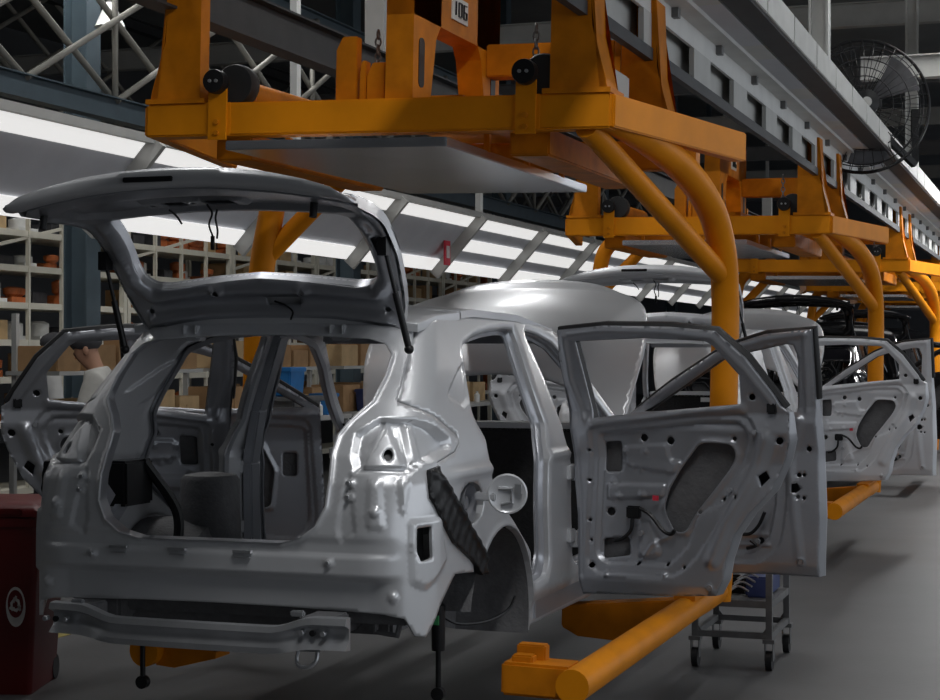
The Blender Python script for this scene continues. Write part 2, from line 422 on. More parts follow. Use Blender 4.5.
        for (s, r) in ((.785, AR-.01), (.60, AR-.005), (.47, AR-.03), (.44, AR-.12)):
            rings.append([(k*s, AP[0]+r*math.cos(g), AP[1]+r*math.sin(g)) for g in [math.radians(-14+179*i/n) for i in range(n+1)]])
        mb.add([p for r in rings for p in r], [(i*(n+1)+j, i*(n+1)+j+1, (i+1)*(n+1)+j+1, (i+1)*(n+1)+j) for i in range(3) for j in range(n)], True)
        mb.f.append(tuple(range(3*(n+1), 4*(n+1)))); mb.sm.append(False)
        mb.build('wheel_house', UNDER, sd, fix=False)
        # B pillar inner reinforcement
        mb = MB()
        for (z0, z1, s0, s1) in ((.64, 1.1, .735, .735), (1.1, 1.35, .735, .69), (1.35, 1.7, .69, .575)):
            mb.beam((k*s0, 1.86-.03*(z0-.64), z0), (k*s1, 1.86-.03*(z1-.64), z1), .09, .05, (k, 0, 0))
        mb.build('pillar_reinforcement', INNER, sd, bevel=.008)
        # sill box and rocker
        MB().bx((k*.62, 1.42, .475), (k*.79, 3.0, .62)).build('sill_box', INNER, sd, bevel=.02)
        for z in (.78, 1.08):      # hinges on the B pillar
            MB().bx((k*.785, 1.93, z-.035), (k*.835, 2.0, z+.035)).cyl((k*.835, 1.985, z-.045), (k*.835, 1.985, z+.045), .012).build('hinge', SILVER, sd, bevel=.004)
    # ---- fuel filler: cup, flap and hinge arm
    fc = hit(471.5, 503, bodyF)
    fl_ = empty_free = None
    cup = MB().lathe([(.074, .0), (.070, -.05), (.03, -.06)], (fc.x-.004, fc.y, fc.z), 20, (1, 0, 0), capends=False)
    cup.lathe([(.03, -.058), (.024, -.02), (.012, -.02)], (fc.x, fc.y, fc.z), 14, (1, .0, 0)); cup.build('fuel_recess', INNER, car)
    g = Vector((fc.x+.130, fc.y+.035, fc.z+.035))
    flap = MB().lathe([(.001, -.010), (.070, -.010), (.076, -.004), (.076, .002), (.070, .004), (.064, .0), (.001, .001)], g, 28, (.28, -1, 0)).build('fuel_flap', SILVER, car)
    mb = MB().tube([g+Vector((-.03, -.012, .02)), g+Vector((.02, -.008, .02)), g+Vector((.02, -.008, -.03)), g+Vector((-.02, -.012, -.04))], .007, 8)
    mb.box(g+Vector((.045, -.004, .02)), (.025, .012, .035)); mb.build('latch_rib', STEEL, flap)
    MB().box(g+Vector((-.080, -.012, -.012)), (.08, .018, .03)).box(g+Vector((-.118, .005, -.012)), (.016, .04, .035)).build('hinge_arm', SILVER, flap, bevel=.005)
    # ---- black bracket where the bumper corner mounts
    for k in (1, -1):
        pl = B((426, 470), (437, 466), (441, 480), (456, 505), (471, 533), (484, 558), (486, 573), (480, 575), (470, 560), (452, 543), (440, 520), (429, 498))
        sheet('bumper_bracket', pl, [], lambda a, z, q=0, k=k: bodyP(a, z, q, k), BLK, car, .012, .02, [lambda P: .012+.004*np.sin(P[:, 0]*70)*np.sin(P[:, 1]*60), rib(pl[:1]+pl[2:6], .012, .02)])
    for k in (1,):
        MB().prism([(.50, 1.40), (.58, 1.66), (.74, 1.64), (.66, 1.46)], .545, .565, lambda u, v, a, k=k: (k*(a-.1*(v-1.5)), u, v)).build('pillar_plate', SILVER, car, bevel=.006)
    # ---- roof
    ro = [(-.603, .50), (.603, .50), (.603, 2.36), (-.603, 2.36)]
    sheet('roof', ro, [], lambda s, t, h=0: (s, t+.03*(abs(s)/.6)**2*(1 if t < 1 else -1), ztop(t)+.010+.03*(1-(s/.6)**2)+h), SILVER, car, .05, .03)
    MB().bx((-.56, 2.28, 1.66), (.56, 2.37, 1.71)).build('windshield_header', INNER, car, bevel=.01)
    MB().tube(spline([(-.52, .55, 1.69), (0, .52, 1.725), (.52, .55, 1.69)]), .022, 8).build('rear_header', INNER, car)
    # ---- floor pan, firewall, cowl, fenders
    fo = [(-.58, .10), (.58, .10), (.70, .26), (.74, .56), (.46, .58), (.46, 1.36), (.76, 1.38), (.76, 2.9), (-.76, 2.9), (-.76, 1.38), (-.46, 1.36), (-.46, .58), (-.74, .56), (-.70, .26)]
    zf = lambda t: interp(t, [(.03, .80), (.9, .80), (1.2, .70), (1.4, .56), (3, .56)])
    RF = [rib([(x, .15), (x, 2.8)], .012, .03) for x in (-.5, -.25, .25, .5)]+[rib([(0, 1.4), (0, 2.9)], .14, .16)]+[stamp(circ((0, .5), .27, 24), -.07, .05)]
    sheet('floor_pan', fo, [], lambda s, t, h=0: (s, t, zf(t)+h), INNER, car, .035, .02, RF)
    MB().bx((-.66, .16, .655), (.66, .22, .80)).bx((-.62, .22, .60), (.62, .50, .76)).bx((-.40, .50, .64), (.40, 1.3, .76)).bx((-.5, .1, .62), (-.42, 1.3, .76)).bx((.42, .1, .62), (.5, 1.3, .76)).build('rear_chassis_rail', UNDER, car, bevel=.012)
    fw = sheet('firewall', [(-.75, .55), (.75, .55), (.75, 1.24), (-.75, 1.24)], [], lambda s, z, h=0: (s, 2.93-h, z), FELT, car, .04, .02, [rib([(-.7, .95), (.7, .95)], .02, .06), stamp(circ((-.35, .85), .12, 16), .03, .04)])
    MB().bx((-.24, 2.902, 1.17), (-.13, 2.91, 1.21)).bx((-.25, 2.902, 1.09), (-.18, 2.91, 1.12)).build('paper_label', WPART, fw)
    MB().bx((-.72, 2.92, 1.22), (.72, 3.12, 1.26)).build('cowl', SILVER, car, bevel=.01)
    for k in (1, -1):
        fo2 = [(3.06, .5), (3.30, .5)]+[(3.72+.36*math.cos(g), .54+.36*math.sin(g)) for g in [math.radians(x) for x in range(180, -1, -15)]]+[(4.25, .55), (4.28, .9), (4.1, 1.10), (3.6, 1.20), (3.06, 1.24)]
        sheet('front_fender', fo2, [], lambda t, z, h=0, k=k: (k*(.80+h-.12*max(0, (t-3.7))**2-(.05*max(0, z-1.0)/.2)), t, z), SILVER, car, .035, .012)
        MB().bx((k*.40, 3.1, .62), (k*.50, 4.2, .76)).build('front_chassis_rail', UNDER, car, bevel=.01)
        MB().lathe([(.10, 0), (.10, .30), (.07, .34)], (k*.56, 3.7, .78), 18).build('strut_tower', UNDER, car)
        # rear damper tower and side brace seen through the tailgate opening
        MB().lathe([(.13, 0), (.125, .28), (.11, .30), (.05, .31)], (k*.52, 1.02, .80), 20).build('damper_tower', UNDER, car)
        MB().beam((k*.66, .12, .82), (k*.62, .35, 1.10), .12, .02, (k, 0, 0)).beam((k*.66, .3, .84), (k*.60, .60, 1.15), .05, .02, (k, 0, 0)).build('side_brace', INNER, car)
        MB().tube(spline([(k*.50, .70, .82), (k*.52, .72, .98), (k*.60, .6, 1.18)]), .022, 8).build('black_hose', BLK, car)
        MB().box((k*.64, .55, 1.10), (.10, .22, .18)).build('vent_box', BLK, car, bevel=.01)
    # ---- rear bumper beam with towing loop
    mb = MB(); N = 40; cs = [(-.0, .052), (-.035, .050), (-.045, .030), (-.030, .016), (-.026, .0), (-.030, -.014), (-.045, -.026), (-.045, -.048), (.0, -.052)]
    rows = []
    for i in range(N+1):
        x = -.575+1.15*i/N; f = sstep(np.array((abs(x)-.30)/.16)).item(); zc = .638+.030*f-(.004*x); hh = .92+.16*f; bow = -.025*(1-(x/.575)**2)
        rows.append([(x+.045, -.16+bow+(dy*(.35+.65*(1-f)) if abs(dz) < .03 and f > .2 else dy), zc+dz*hh) for dy, dz in cs])
    m = len(cs); mb.add([p for r in rows for p in r], [(i*m+k, i*m+k+1, (i+1)*m+k+1, (i+1)*m+k) for i in range(N) for k in range(m-1)]+[(i*m+m-1, i*m, (i+1)*m, (i+1)*m+m-1) for i in range(N)], True)
    mb.f += [tuple(range(m)), tuple(N*m+k for k in range(m))]; mb.sm += [False, False]
    beam = mb.build('bumper_beam', STEEL, car)
    for k in (1, -1):
        MB().bx((k*.42, -.16, .63), (k*.54, .02, .71)).build('crash_can', UNDER, beam, bevel=.006)
        for x in (.46, .54): MB().cyl((k*x, -.215, .668), (k*x, -.19, .668), .009, 8).build('bolt', STEEL, beam)
        MB().cyl((k*.50, -.2085, .668), (k*.50, -.20, .668), .011, 10).build('bolt_hole', BLK, beam)
        MB().box((k*.43, -.17, .727), (.05, .02, .02)).build('weld_tab', STEEL, beam, bevel=.004)
    MB().tube(spline([(.435, -.15, .62), (.425, -.17, .575), (.44, -.18, .55), (.48, -.18, .55), (.50, -.17, .575), (.495, -.15, .62)], 4), .007, 8).box((.465, -.15, .612), (.09, .03, .03)).build('towing_loop', STEEL, beam)
    MB().tube([(.60, .12, .70), (.60, .12, .63), (.68, .12, .62), (.70, .12, .70)], .012, 8).bx((.5, .10, .66), (.72, .2, .70)).build('exhaust_hanger', UNDER, car)
    # ---- hanging dampers, brake line
    for k, p in ((1, (.66, .60)), (-1, (-.52, .45))):
        d = MB().lathe([(.026, .19), (.027, .36), (.018, .37), (.018, .60)], (p[0], p[1], .30), 14).lathe([(.011, .05), (.011, .20)], (p[0], p[1], .30), 10)
        d.lathe([(.012, -.014), (.026, -.014), (.026, .014), (.012, .014)], (p[0], p[1], .325), 14, (0, 1, 0)); d = d.build('damper', BLK, car)
        if k > 0: MB().bx((p[0]-.02, p[1]-.03, .59), (p[0]+.012, p[1]-.025, .625)).build('green_label', GRNLBL, d)
    MB().tube(spline([(.66, .62, .62), (.70, .72, .575), (.76, .88, .565), (.80, 1.02, .59), (.80, 1.12, .63)]), .006, 6).build('brake_hose', BLK, car)
    return car

# ------------------------------------------------------------------ tailgate, swung open
GP = [(.53, 1.70), (.485, 1.79), (.42, 1.885), (.32, 2.01), (.20, 2.105), (.08, 2.138), (-.1, 2.160), (-.22, 2.177), (-.28, 2.190), (-.295, 2.215), (-.285, 2.24), (-.265, 2.262)]
GP = [tuple(p) for p in [(q.x, q.y) for q in spline([(a, b, 0) for a, b in GP], 4)]]
GL = [0]
for a, b in zip(GP, GP[1:]): GL.append(GL[-1]+math.hypot(b[0]-a[0], b[1]-a[1]))
GT = list(zip(GL, [p[0] for p in GP])); GZ = list(zip(GL, [p[1] for p in GP]))
GTI = [(t, l) for t, l in zip([p[0] for p in GP], GL)][::-1]; GTZ = [(p[0], p[1]) for p in GP][::-1]
def gdrop(s, v): return (.03+.125*v)*s*s
def gateP(s, v, h=0):
    t = interp(v, GT); z = interp(v, GZ); e = .02; dt = interp(v+e, GT)-interp(v-e, GT); dz = interp(v+e, GZ)-interp(v-e, GZ); L = math.hypot(dt, dz)
    return (s, t-h*dz/L, z+h*dt/L-gdrop(s, v))
def gateF(p):
    v = interp(p.y, GTI); return interp(p.y, GTZ)-gdrop(p.x, v)-p.z
def G(*px): return [(lambda p: (p.x, interp(p.y, GTI)))(hit(x, y, gateF)) for x, y in px]
def make_gate(car):
    right = [(.545, .02), (.575, .12), (.587, .2), (.60, .36), (.60, .48), (.605, .6), (.632, .77), (.658, .92), (.672, .995)]
    edge = [(.667, 1.03), (.6, 1.065), (.5, 1.08), (.35, 1.095), (.2, 1.10), (0, 1.10)]
    half = [(0, .0), (.3, .0), (.52, .0)]+right+edge
    sym = lambda H: H+[(-s, v) for s, v in H[::-1] if s > 0]
    gl = [(0, .235), (.2, .222), (.40, .203), (.46, .212), (.495, .25), (.505, .31), (.494, .42), (.487, .54), (.48, .60), (.46, .622), (0, .625)]
    gate = sheet('tailgate', sym(half), [rnd(sym(gl), .02)], lambda s, v, h=0: gateP(s, v, h-interp(v, [(0, .022), (.5, .034), (.85, .034), (.965, .004), (2, .003)])), SILVER, car, .025, .008)
    inh = [(0, .03), (.3, .03), (.51, .03)]+[(s-.012, v) for s, v in right[:-2]]+[(.650, .90), (.61, .955), (.5, .975), (.35, .985), (.2, .99), (0, .99)]
    slots = [rnd([(-.175, .71), (-.085, .71), (-.085, .78), (-.175, .78)], .01), rnd([(-.01, .71), (.11, .71), (.11, .785), (-.01, .785)], .01), rnd([(.01, .115), (.15, .115), (.15, .15), (.01, .15)], .006),
             circ((.18, .19), .012, 8), circ((-.18, .19), .012, 8), circ((-.5, .10), .012, 8), circ((.5, .10), .012, 8), circ((-.47, .26), .016, 8), rnd([(.535, .40), (.555, .40), (.55, .48), (.53, .48)], .006), circ((-.22, .745), .01, 8), circ((-.055, .745), .008, 8)]
    RG = [rib([(-.52, .56), (-.535, .40), (-.53, .25), (-.47, .17), (-.2, .19), (.2, .19), (.47, .17), (.53, .25), (.535, .40), (.52, .56)], .030, .045),
          rib([(-.5, .06), (-.25, .085), (.25, .085), (.5, .06)], .026, .03), stamp(sym([(0, .65), (.44, .65), (.56, .70), (.56, .82), (.5, .87), (0, .885)]), -.018, .02),
          stamp([(-.26, .69), (.16, .69), (.16, .80), (-.26, .80)], .014, .015), dot((.18, .19), .012, .035), dot((-.18, .19), .012, .035), rib([(.57, .2), (.58, .6), (.62, .80)], .012, .025), rib([(-.57, .2), (-.58, .6), (-.62, .80)], .012, .025)]
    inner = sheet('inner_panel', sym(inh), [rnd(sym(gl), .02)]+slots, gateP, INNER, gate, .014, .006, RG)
    # rim between skin and inner panel
    O = dens(sym(half), .03); vs = [gateP(s, v, .0 if v < .93 else -.02) for s, v in O]+[gateP(s, v, -.04 if v < .93 else -.03) for s, v in O]; m = len(O)
    MB().add(vs, [(i, (i+1) % m, m+(i+1) % m, m+i) for i in range(m)], True).build('edge_return', SILVER, gate, fix=False)
    # glazing flange ring
    O = dens(rnd(sym(gl), .02), .03); m = len(O)
    MB().add([gateP(s, v, .0) for s, v in O]+[gateP(s, v, -.045) for s, v in O], [(i, (i+1) % m, m+(i+1) % m, m+i) for i in range(m)], True).build('window_flange', INNER, gate, fix=False)
    MB().box(gateP(-.08, 1.05, -.004), (.19, .02, .018)).build('lamp_slot', BLK, gate, bevel=.003)
    for s in (-.60, .47): MB().cyl(gateP(s, .86, .0), Vector(gateP(s, .86, .0))+Vector((0, -.01, -.05)), .014, 10).build('rubber_stop', SEAL, gate)
    for s in (-.32, .30):
        q = Vector(gateP(s, .0, .02)); MB().box(q+Vector((0, .0, -.01)), (.06, .06, .03)).box(q+Vector((-.025, -.03, .01)), (.012, .05, .05)).box(q+Vector((.025, -.03, .01)), (.012, .05, .05)).build('hinge', SILVER, gate, bevel=.004)
    for pts in ([(.0, .745, .0), (.015, .73, .03), (.0, .72, .07), (.012, .71, .11)], [(.04, .74, .02), (.03, .73, .05), (.035, .72, .09), (.03, .71, .12)], [(-.16, .73, .01), (-.14, .71, .03), (-.12, .70, .06)], [(.04, .13, .0), (.09, .12, .015), (.12, .10, .03), (.12, .08, .06)]):
        MB().tube(spline([gateP(*p) for p in pts], 5), .004, 6).build('loose_wire', BLK, gate)
    q = Vector(gateP(.012, .71, .11)); MB().cyl(q, q-Vector((0, 0, .05)), .008, 8).build('wire_plug', BLK, gate)
    for k in (1, -1):
        a = Vector(gateP(k*(.572 if k > 0 else .60), .43 if k > 0 else .38, .02)); b = Vector((.645 if k > 0 else -.53, .33, 1.63)); c = a.lerp(b, .45)
        MB().cyl(a, c, .008, 10).cyl(c, b, .013, 10).box(a, (.035, .05, .07)).sphere(b, .018).build('gas_strut', BLK, gate)
    return gate

# ------------------------------------------------------------------ doors
def tumble(z): return 0 if z < 1.15 else .18*((z-1.15)/.55)**1.15
HR, PHR = Vector((.80, 1.97, 0)), math.radians(76)
HF, PHF = Vector((.80, 3.00, 0)), math.radians(73)
BELT = 1.19
def thick(z): return interp(z, [(.5, .05), (.62, .078), (1.29, .078), (1.36, .048), (2, .048)])
def doorL(p, hg, ph):
    X = Vector((math.sin(ph), -math.cos(ph), 0)); Y = Vector((math.cos(ph), math.sin(ph), 0)); q = p-hg
    return q.dot(X), q.dot(Y), p.z
def dF(hg, ph): return lambda p: -(doorL(p, hg, ph)[1]+tumble(p.z)+thick(p.z))
def D(hg, ph, *px): return [(lambda q: (q[0], q[2]))(doorL(hit(x, y, dF(hg, ph)), hg, ph)) for x, y in px]
def make_door(name, car, hg, ph, side, out, win, deep, holes, relief, extra):
    sg = 1 if side > 0 else -1      # local y outward on the right, inward on the left
    skin = lambda x, z, h=0: (x, sg*(.010*math.sin(math.pi*min(1, max(0, (z-.5)/.75)))-tumble(z)+h), z)
    inn = lambda x, z, h=0: (x, -sg*(tumble(z)+thick(z)+h), z)
    d = sheet(name, out, [win], skin, SILVER, None, .035, .006); d.parent = car
    d.location = (side*hg.x, hg.y, 0); d.rotation_euler = (0, 0, (ph-math.pi/2) if side > 0 else -math.pi/2-ph)
    def ringstrip(loop, y0, y1, nm, m):
        O = dens(loop, .03); n = len(O)
        vs = [(x, -sg*(tumble(z)+y0(z)), z) for x, z in O]+[(x, -sg*(tumble(z)+y1(z)), z) for x, z in O]
        return MB().add(vs, [(i, (i+1) % n, n+(i+1) % n, n+i) for i in range(n)], True).build(nm, m, d, fix=False)
    sheet('skin_inside_shade', [((x-.56)*.985+.56, (z-1.1)*.985+1.1) for x, z in out], [rnd([((x-.56)*1.05+.56, (z-1.52)*1.08+1.52) for x, z in win], .01)], lambda x, z, h=0: (x, -sg*(tumble(z)+.012+h), z), UNDER, d, .05, .003)  # dark inner coat, added to put shade into the door holes
    ringstrip(out, lambda z: -.004, thick, 'edge_return', INNER); ringstrip(win, lambda z: .0, lambda z: thick(z)-.004, 'window_channel', SEAL)
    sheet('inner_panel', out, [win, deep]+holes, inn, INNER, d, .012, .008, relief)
    up = [(x, z) for x, z in extra['seal']]
    MB().tube([(x, -sg*(tumble(z)+.012), z) for x, z in up], .021, 8).build('weatherstrip', SEAL, d)
    P = lambda x, z, h=0: Vector(inn(x, z, h))
    for z in extra['hinge']:
        MB().box((.012, -sg*.05, z), (.05, .05, .06)).cyl((-.012, -sg*.03, z-.045), (-.012, -sg*.03, z+.045), .013, 10).build('hinge', SILVER, d, bevel=.005)
    for (x, z, w, h) in extra.get('blocks', ()): MB().box(P(x, z, .006), (w, .03, h)).build('wiring_plug', BLK, d, bevel=.006)
    for pts in extra.get('cables', ()): MB().tube(spline([P(x, z, .012) for x, z in pts], 5), .009, 6).build('wiring', BLK, d)
    for (x, z, r) in extra.get('bolts', ()): MB().cyl(P(x, z, -.005), P(x, z, .010), r, 10).build('bolt', STEEL, d)
    for (x, z, w, h) in extra.get('marks', ()): MB().box(P(x, z, .004), (w, .004, h)).build('red_inspection_mark', REDM, d)
    for (x, z) in extra.get('latch', ()): MB().box(P(x, z, -.01), (.04, .05, .05)).build('latch', BLK, d, bevel=.006)
    return d
def rear_door_spec():
    q = lambda *px: D(HR, PHR, *px)
    out = q((557, 330), (604, 325.5), (668, 326.5), (714, 331), (745, 358), (774, 396), (780, 406), (789, 412), (790, 440), (786, 459), (771, 491), (749, 514), (734, 536), (726, 561), (723, 581), (716, 596), (668, 596), (620, 594), (583, 593.5), (579, 581), (578, 516), (575, 480), (570, 429), (566, 396), (559, 358))
    win = q((575, 341), (640, 338), (705, 341), (713, 346), (739, 375), (741, 404), (636, 413), (593, 418))
    deep = q((697.5, 443), (712, 443), (729, 445), (734, 454), (729, 468), (710, 493), (694, 513), (683, 533), (672, 532.5), (664, 516), (662, 507), (667, 489), (681, 465))
    small = [(640.6, 438, 4), (667, 441, 4), (779.5, 441, 4), (607.5, 512, 4.5), (591, 565, 3), (752, 397, 3.5), (736, 497, 2.5), (722, 500, 2.5), (697, 513, 2), (636, 564, 2), (666, 565, 2), (683, 568, 2), (589, 450, 1.6), (589, 480, 1.6), (589, 520, 1.6), (590, 540, 1.6), (755, 432, 2), (731, 439, 2.5)]
    holes = [rnd(q((601.5, 442), (618, 441), (618, 472), (602, 472)), .015), rnd(q((600, 539), (626, 537), (627, 556), (600, 559)), .015), rnd(q((759, 476), (766, 471), (770, 478), (761, 487)), .004)]+[q(*circ((x, y), r, 8)) for x, y, r in small]
    A = rnd(q((597, 432), (700, 421), (738, 421), (748, 433), (747, 450), (734, 481), (721, 506), (698, 514), (686, 549), (668, 566), (604, 564.5), (594, 555)), .03)
    A2 = rnd(q((588, 426), (700, 413), (745, 413), (758, 430), (757, 452), (742, 486), (728, 512), (708, 540), (694, 562), (674, 578), (598, 575), (585, 562)), .04)
    strip = rnd(q((604, 484), (664, 484), (660, 498), (604, 500)), .01); shoulder = rnd(q((622, 446), (664, 443), (668, 460), (680, 461), (672, 475), (622, 466)), .02)
    rel = [stamp(A2, -.012, .006), stamp(A, -.022, .007), stamp(shoulder, .014, .008), stamp(strip, .014, .008), rib(q((592, 424), (680, 413), (741, 408)), .014, .03), rib(deep, .012, .02, True),
           stamp(rnd(q((636, 520), (650, 519), (658, 555), (648, 560), (634, 557)), .02), .016, .012), rib(q((565, 390), (571, 430), (580, 500), (581, 575)), -.008, .02), rib(q((668, 536), (650, 545), (640, 560)), .008, .012),
           rib(q((766, 440), (752, 480), (728, 520), (712, 560)), .022, .05), dot(q((710, 589))[0], .01, .02), dot(q((606, 574))[0], .012, .012), dot(q((664, 575))[0], .012, .012), rib(q((606, 574), (664, 575)), .006, .012)]
    for x, y in ((622, 452), (643, 452), (630, 468), (638, 470), (617, 497), (640, 495), (610, 482)): rel.append(dot(q((x, y))[0], .008, .016))
    # frame: rounded profile
    rel.append(rib(q((565, 336), (604, 331.5), (668, 332.5), (712, 337), (743, 368), (772, 404)), .012, .022)); rel.append(rib(q((563, 336), (570, 380), (583, 420)), .012, .022))
    e = dict(seal=q((568, 400), (559, 358), (557, 330), (604, 325.5), (668, 326.5), (714, 331), (745, 358), (774, 396), (783, 408)), hinge=(.80, 1.08),
             blocks=[(*q((634.5, 512))[0], .065, .055)], cables=[q((641, 508), (652, 515), (664, 530), (672, 534), (676, 530)), q((634, 518), (632, 530), (624, 538), (616, 540))],
             bolts=[(*q((755, 432))[0], .010), (*q((730, 490))[0], .010), (*q((710, 588))[0], .014), (*q((641, 533))[0], .012)], marks=[(*q((656, 498))[0], .028, .022)], latch=q((772, 408)))
    return out, win, rnd(deep, .03), holes, rel, e
def front_door_spec():
    q = lambda *px: D(HF, PHF, *px)
    out = q((631, 412), (651, 397), (669, 383), (714, 353), (733, 344), (765, 334), (811, 329), (815, 396), (818, 460), (819.5, 516), (818.5, 555), (819.5, 577), (765, 574), (725, 573), (640, 569), (632, 560), (630, 500))
    win = q((645, 411), (680, 388), (720, 360), (738, 354), (783, 344), (793, 345), (798, 357), (797, 412), (740, 415))
    deep = q((690, 450), (715, 450), (735, 470), (730, 505), (715, 520), (680, 520), (676, 480))
    small = [(809, 449, 3), (779.5, 441, 3), (799, 475, 2.5), (804, 475, 2), (798, 497, 2), (804, 498, 2), (753, 400, 3), (801, 562, 3), (758, 541, 3.5), (749, 398, 2)]
    holes = [rnd(q((792, 484), (797, 483), (801, 489), (796, 493), (792, 492)), .004), rnd(q((655, 460), (668, 460), (668, 485), (655, 485)), .012)]+[q(*circ((x, y), r, 8)) for x, y, r in small]
    A = rnd(q((645, 432), (755, 425), (770, 440), (775, 500), (768, 540), (752, 553), (650, 552), (642, 530)), .04)
    A2 = rnd(q((640, 424), (760, 417), (782, 436), (787, 500), (781, 545), (760, 563), (645, 561), (636, 530)), .05)
    rel = [stamp(A2, -.012, .007), stamp(A, -.02, .008), rib(deep, .012, .02, True), rib(q((640, 418), (797, 418)), .014, .03), rib(q((660, 395), (714, 358), (733, 349), (765, 339), (805, 334)), .012, .022),
           rib(q((805, 335), (807, 410)), .010, .022), rib(q((800, 420), (790, 460), (795, 520), (800, 560)), .012, .03), rib(q((735, 535), (765, 535)), .010, .014), rib(q((735, 545), (768, 545)), .010, .012), dot(q((801, 562))[0], .012, .02)]
    e = dict(seal=q((633, 411), (651, 397), (669, 383), (714, 353), (733, 344), (765, 334), (811, 329), (814, 380), (815, 398)), hinge=(.80, 1.08), cables=[q((766, 512), (760, 525), (752, 533), (744, 534)), q((752, 540), (757, 545), (748, 548))],
             bolts=[(*q((801, 562))[0], .012), (*q((758, 541))[0], .012)], latch=[])
    return out, win, rnd(deep, .03), holes, rel, e
# ------------------------------------------------------------------ bonnet, raised
def hoodP(s, v, h=0):
    t = 3.22+v*.76-.12*math.sin(math.pi*min(v, 1)); z = 1.30+v*.78*.88+.12*math.sin(math.pi*min(1, v))-.12*s*s
    return (s, t-.70*h, z+.70*h)
def make_hood(car):
    half = [(0, .20), (.25, .19), (.45, .14), (.58, .05), (.68, .0), (.73, .04), (.765, .20), (.79, .42), (.765, .64), (.70, .83), (.59, .96), (.40, 1.045), (.2, 1.07), (0, 1.075)]
    half = half[:4]+[(q.x, q.y) for q in spline([(x, y, 0) for x, y in half[4:]], 6)]
    half[-1] = (0, 1.075)
    o = half+[(-s, v) for s, v in half[::-1] if s > 0]
    h = sheet('bonnet', o, [], hoodP, SILVER, car, .025, .012)
    inn = [(s*.86, .10+v*.82) for s, v in o]
    sheet('bonnet_frame', inn, [rnd([(-.5, .35), (.5, .35), (.38, .8), (-.38, .8)], .08)], lambda s, v, q=0: hoodP(s, v, q-.04), INNER, h, .05, .01)
    for k in (1, -1): MB().box(Vector(hoodP(k*.68, .03, -.03)), (.04, .12, .05)).build('hinge', INNER, h, bevel=.006)
    MB().cyl((.5, 3.95, 1.1), Vector(hoodP(.45, .75, -.03)), .007, 8).build('prop_rod', STEEL, h)
    return h
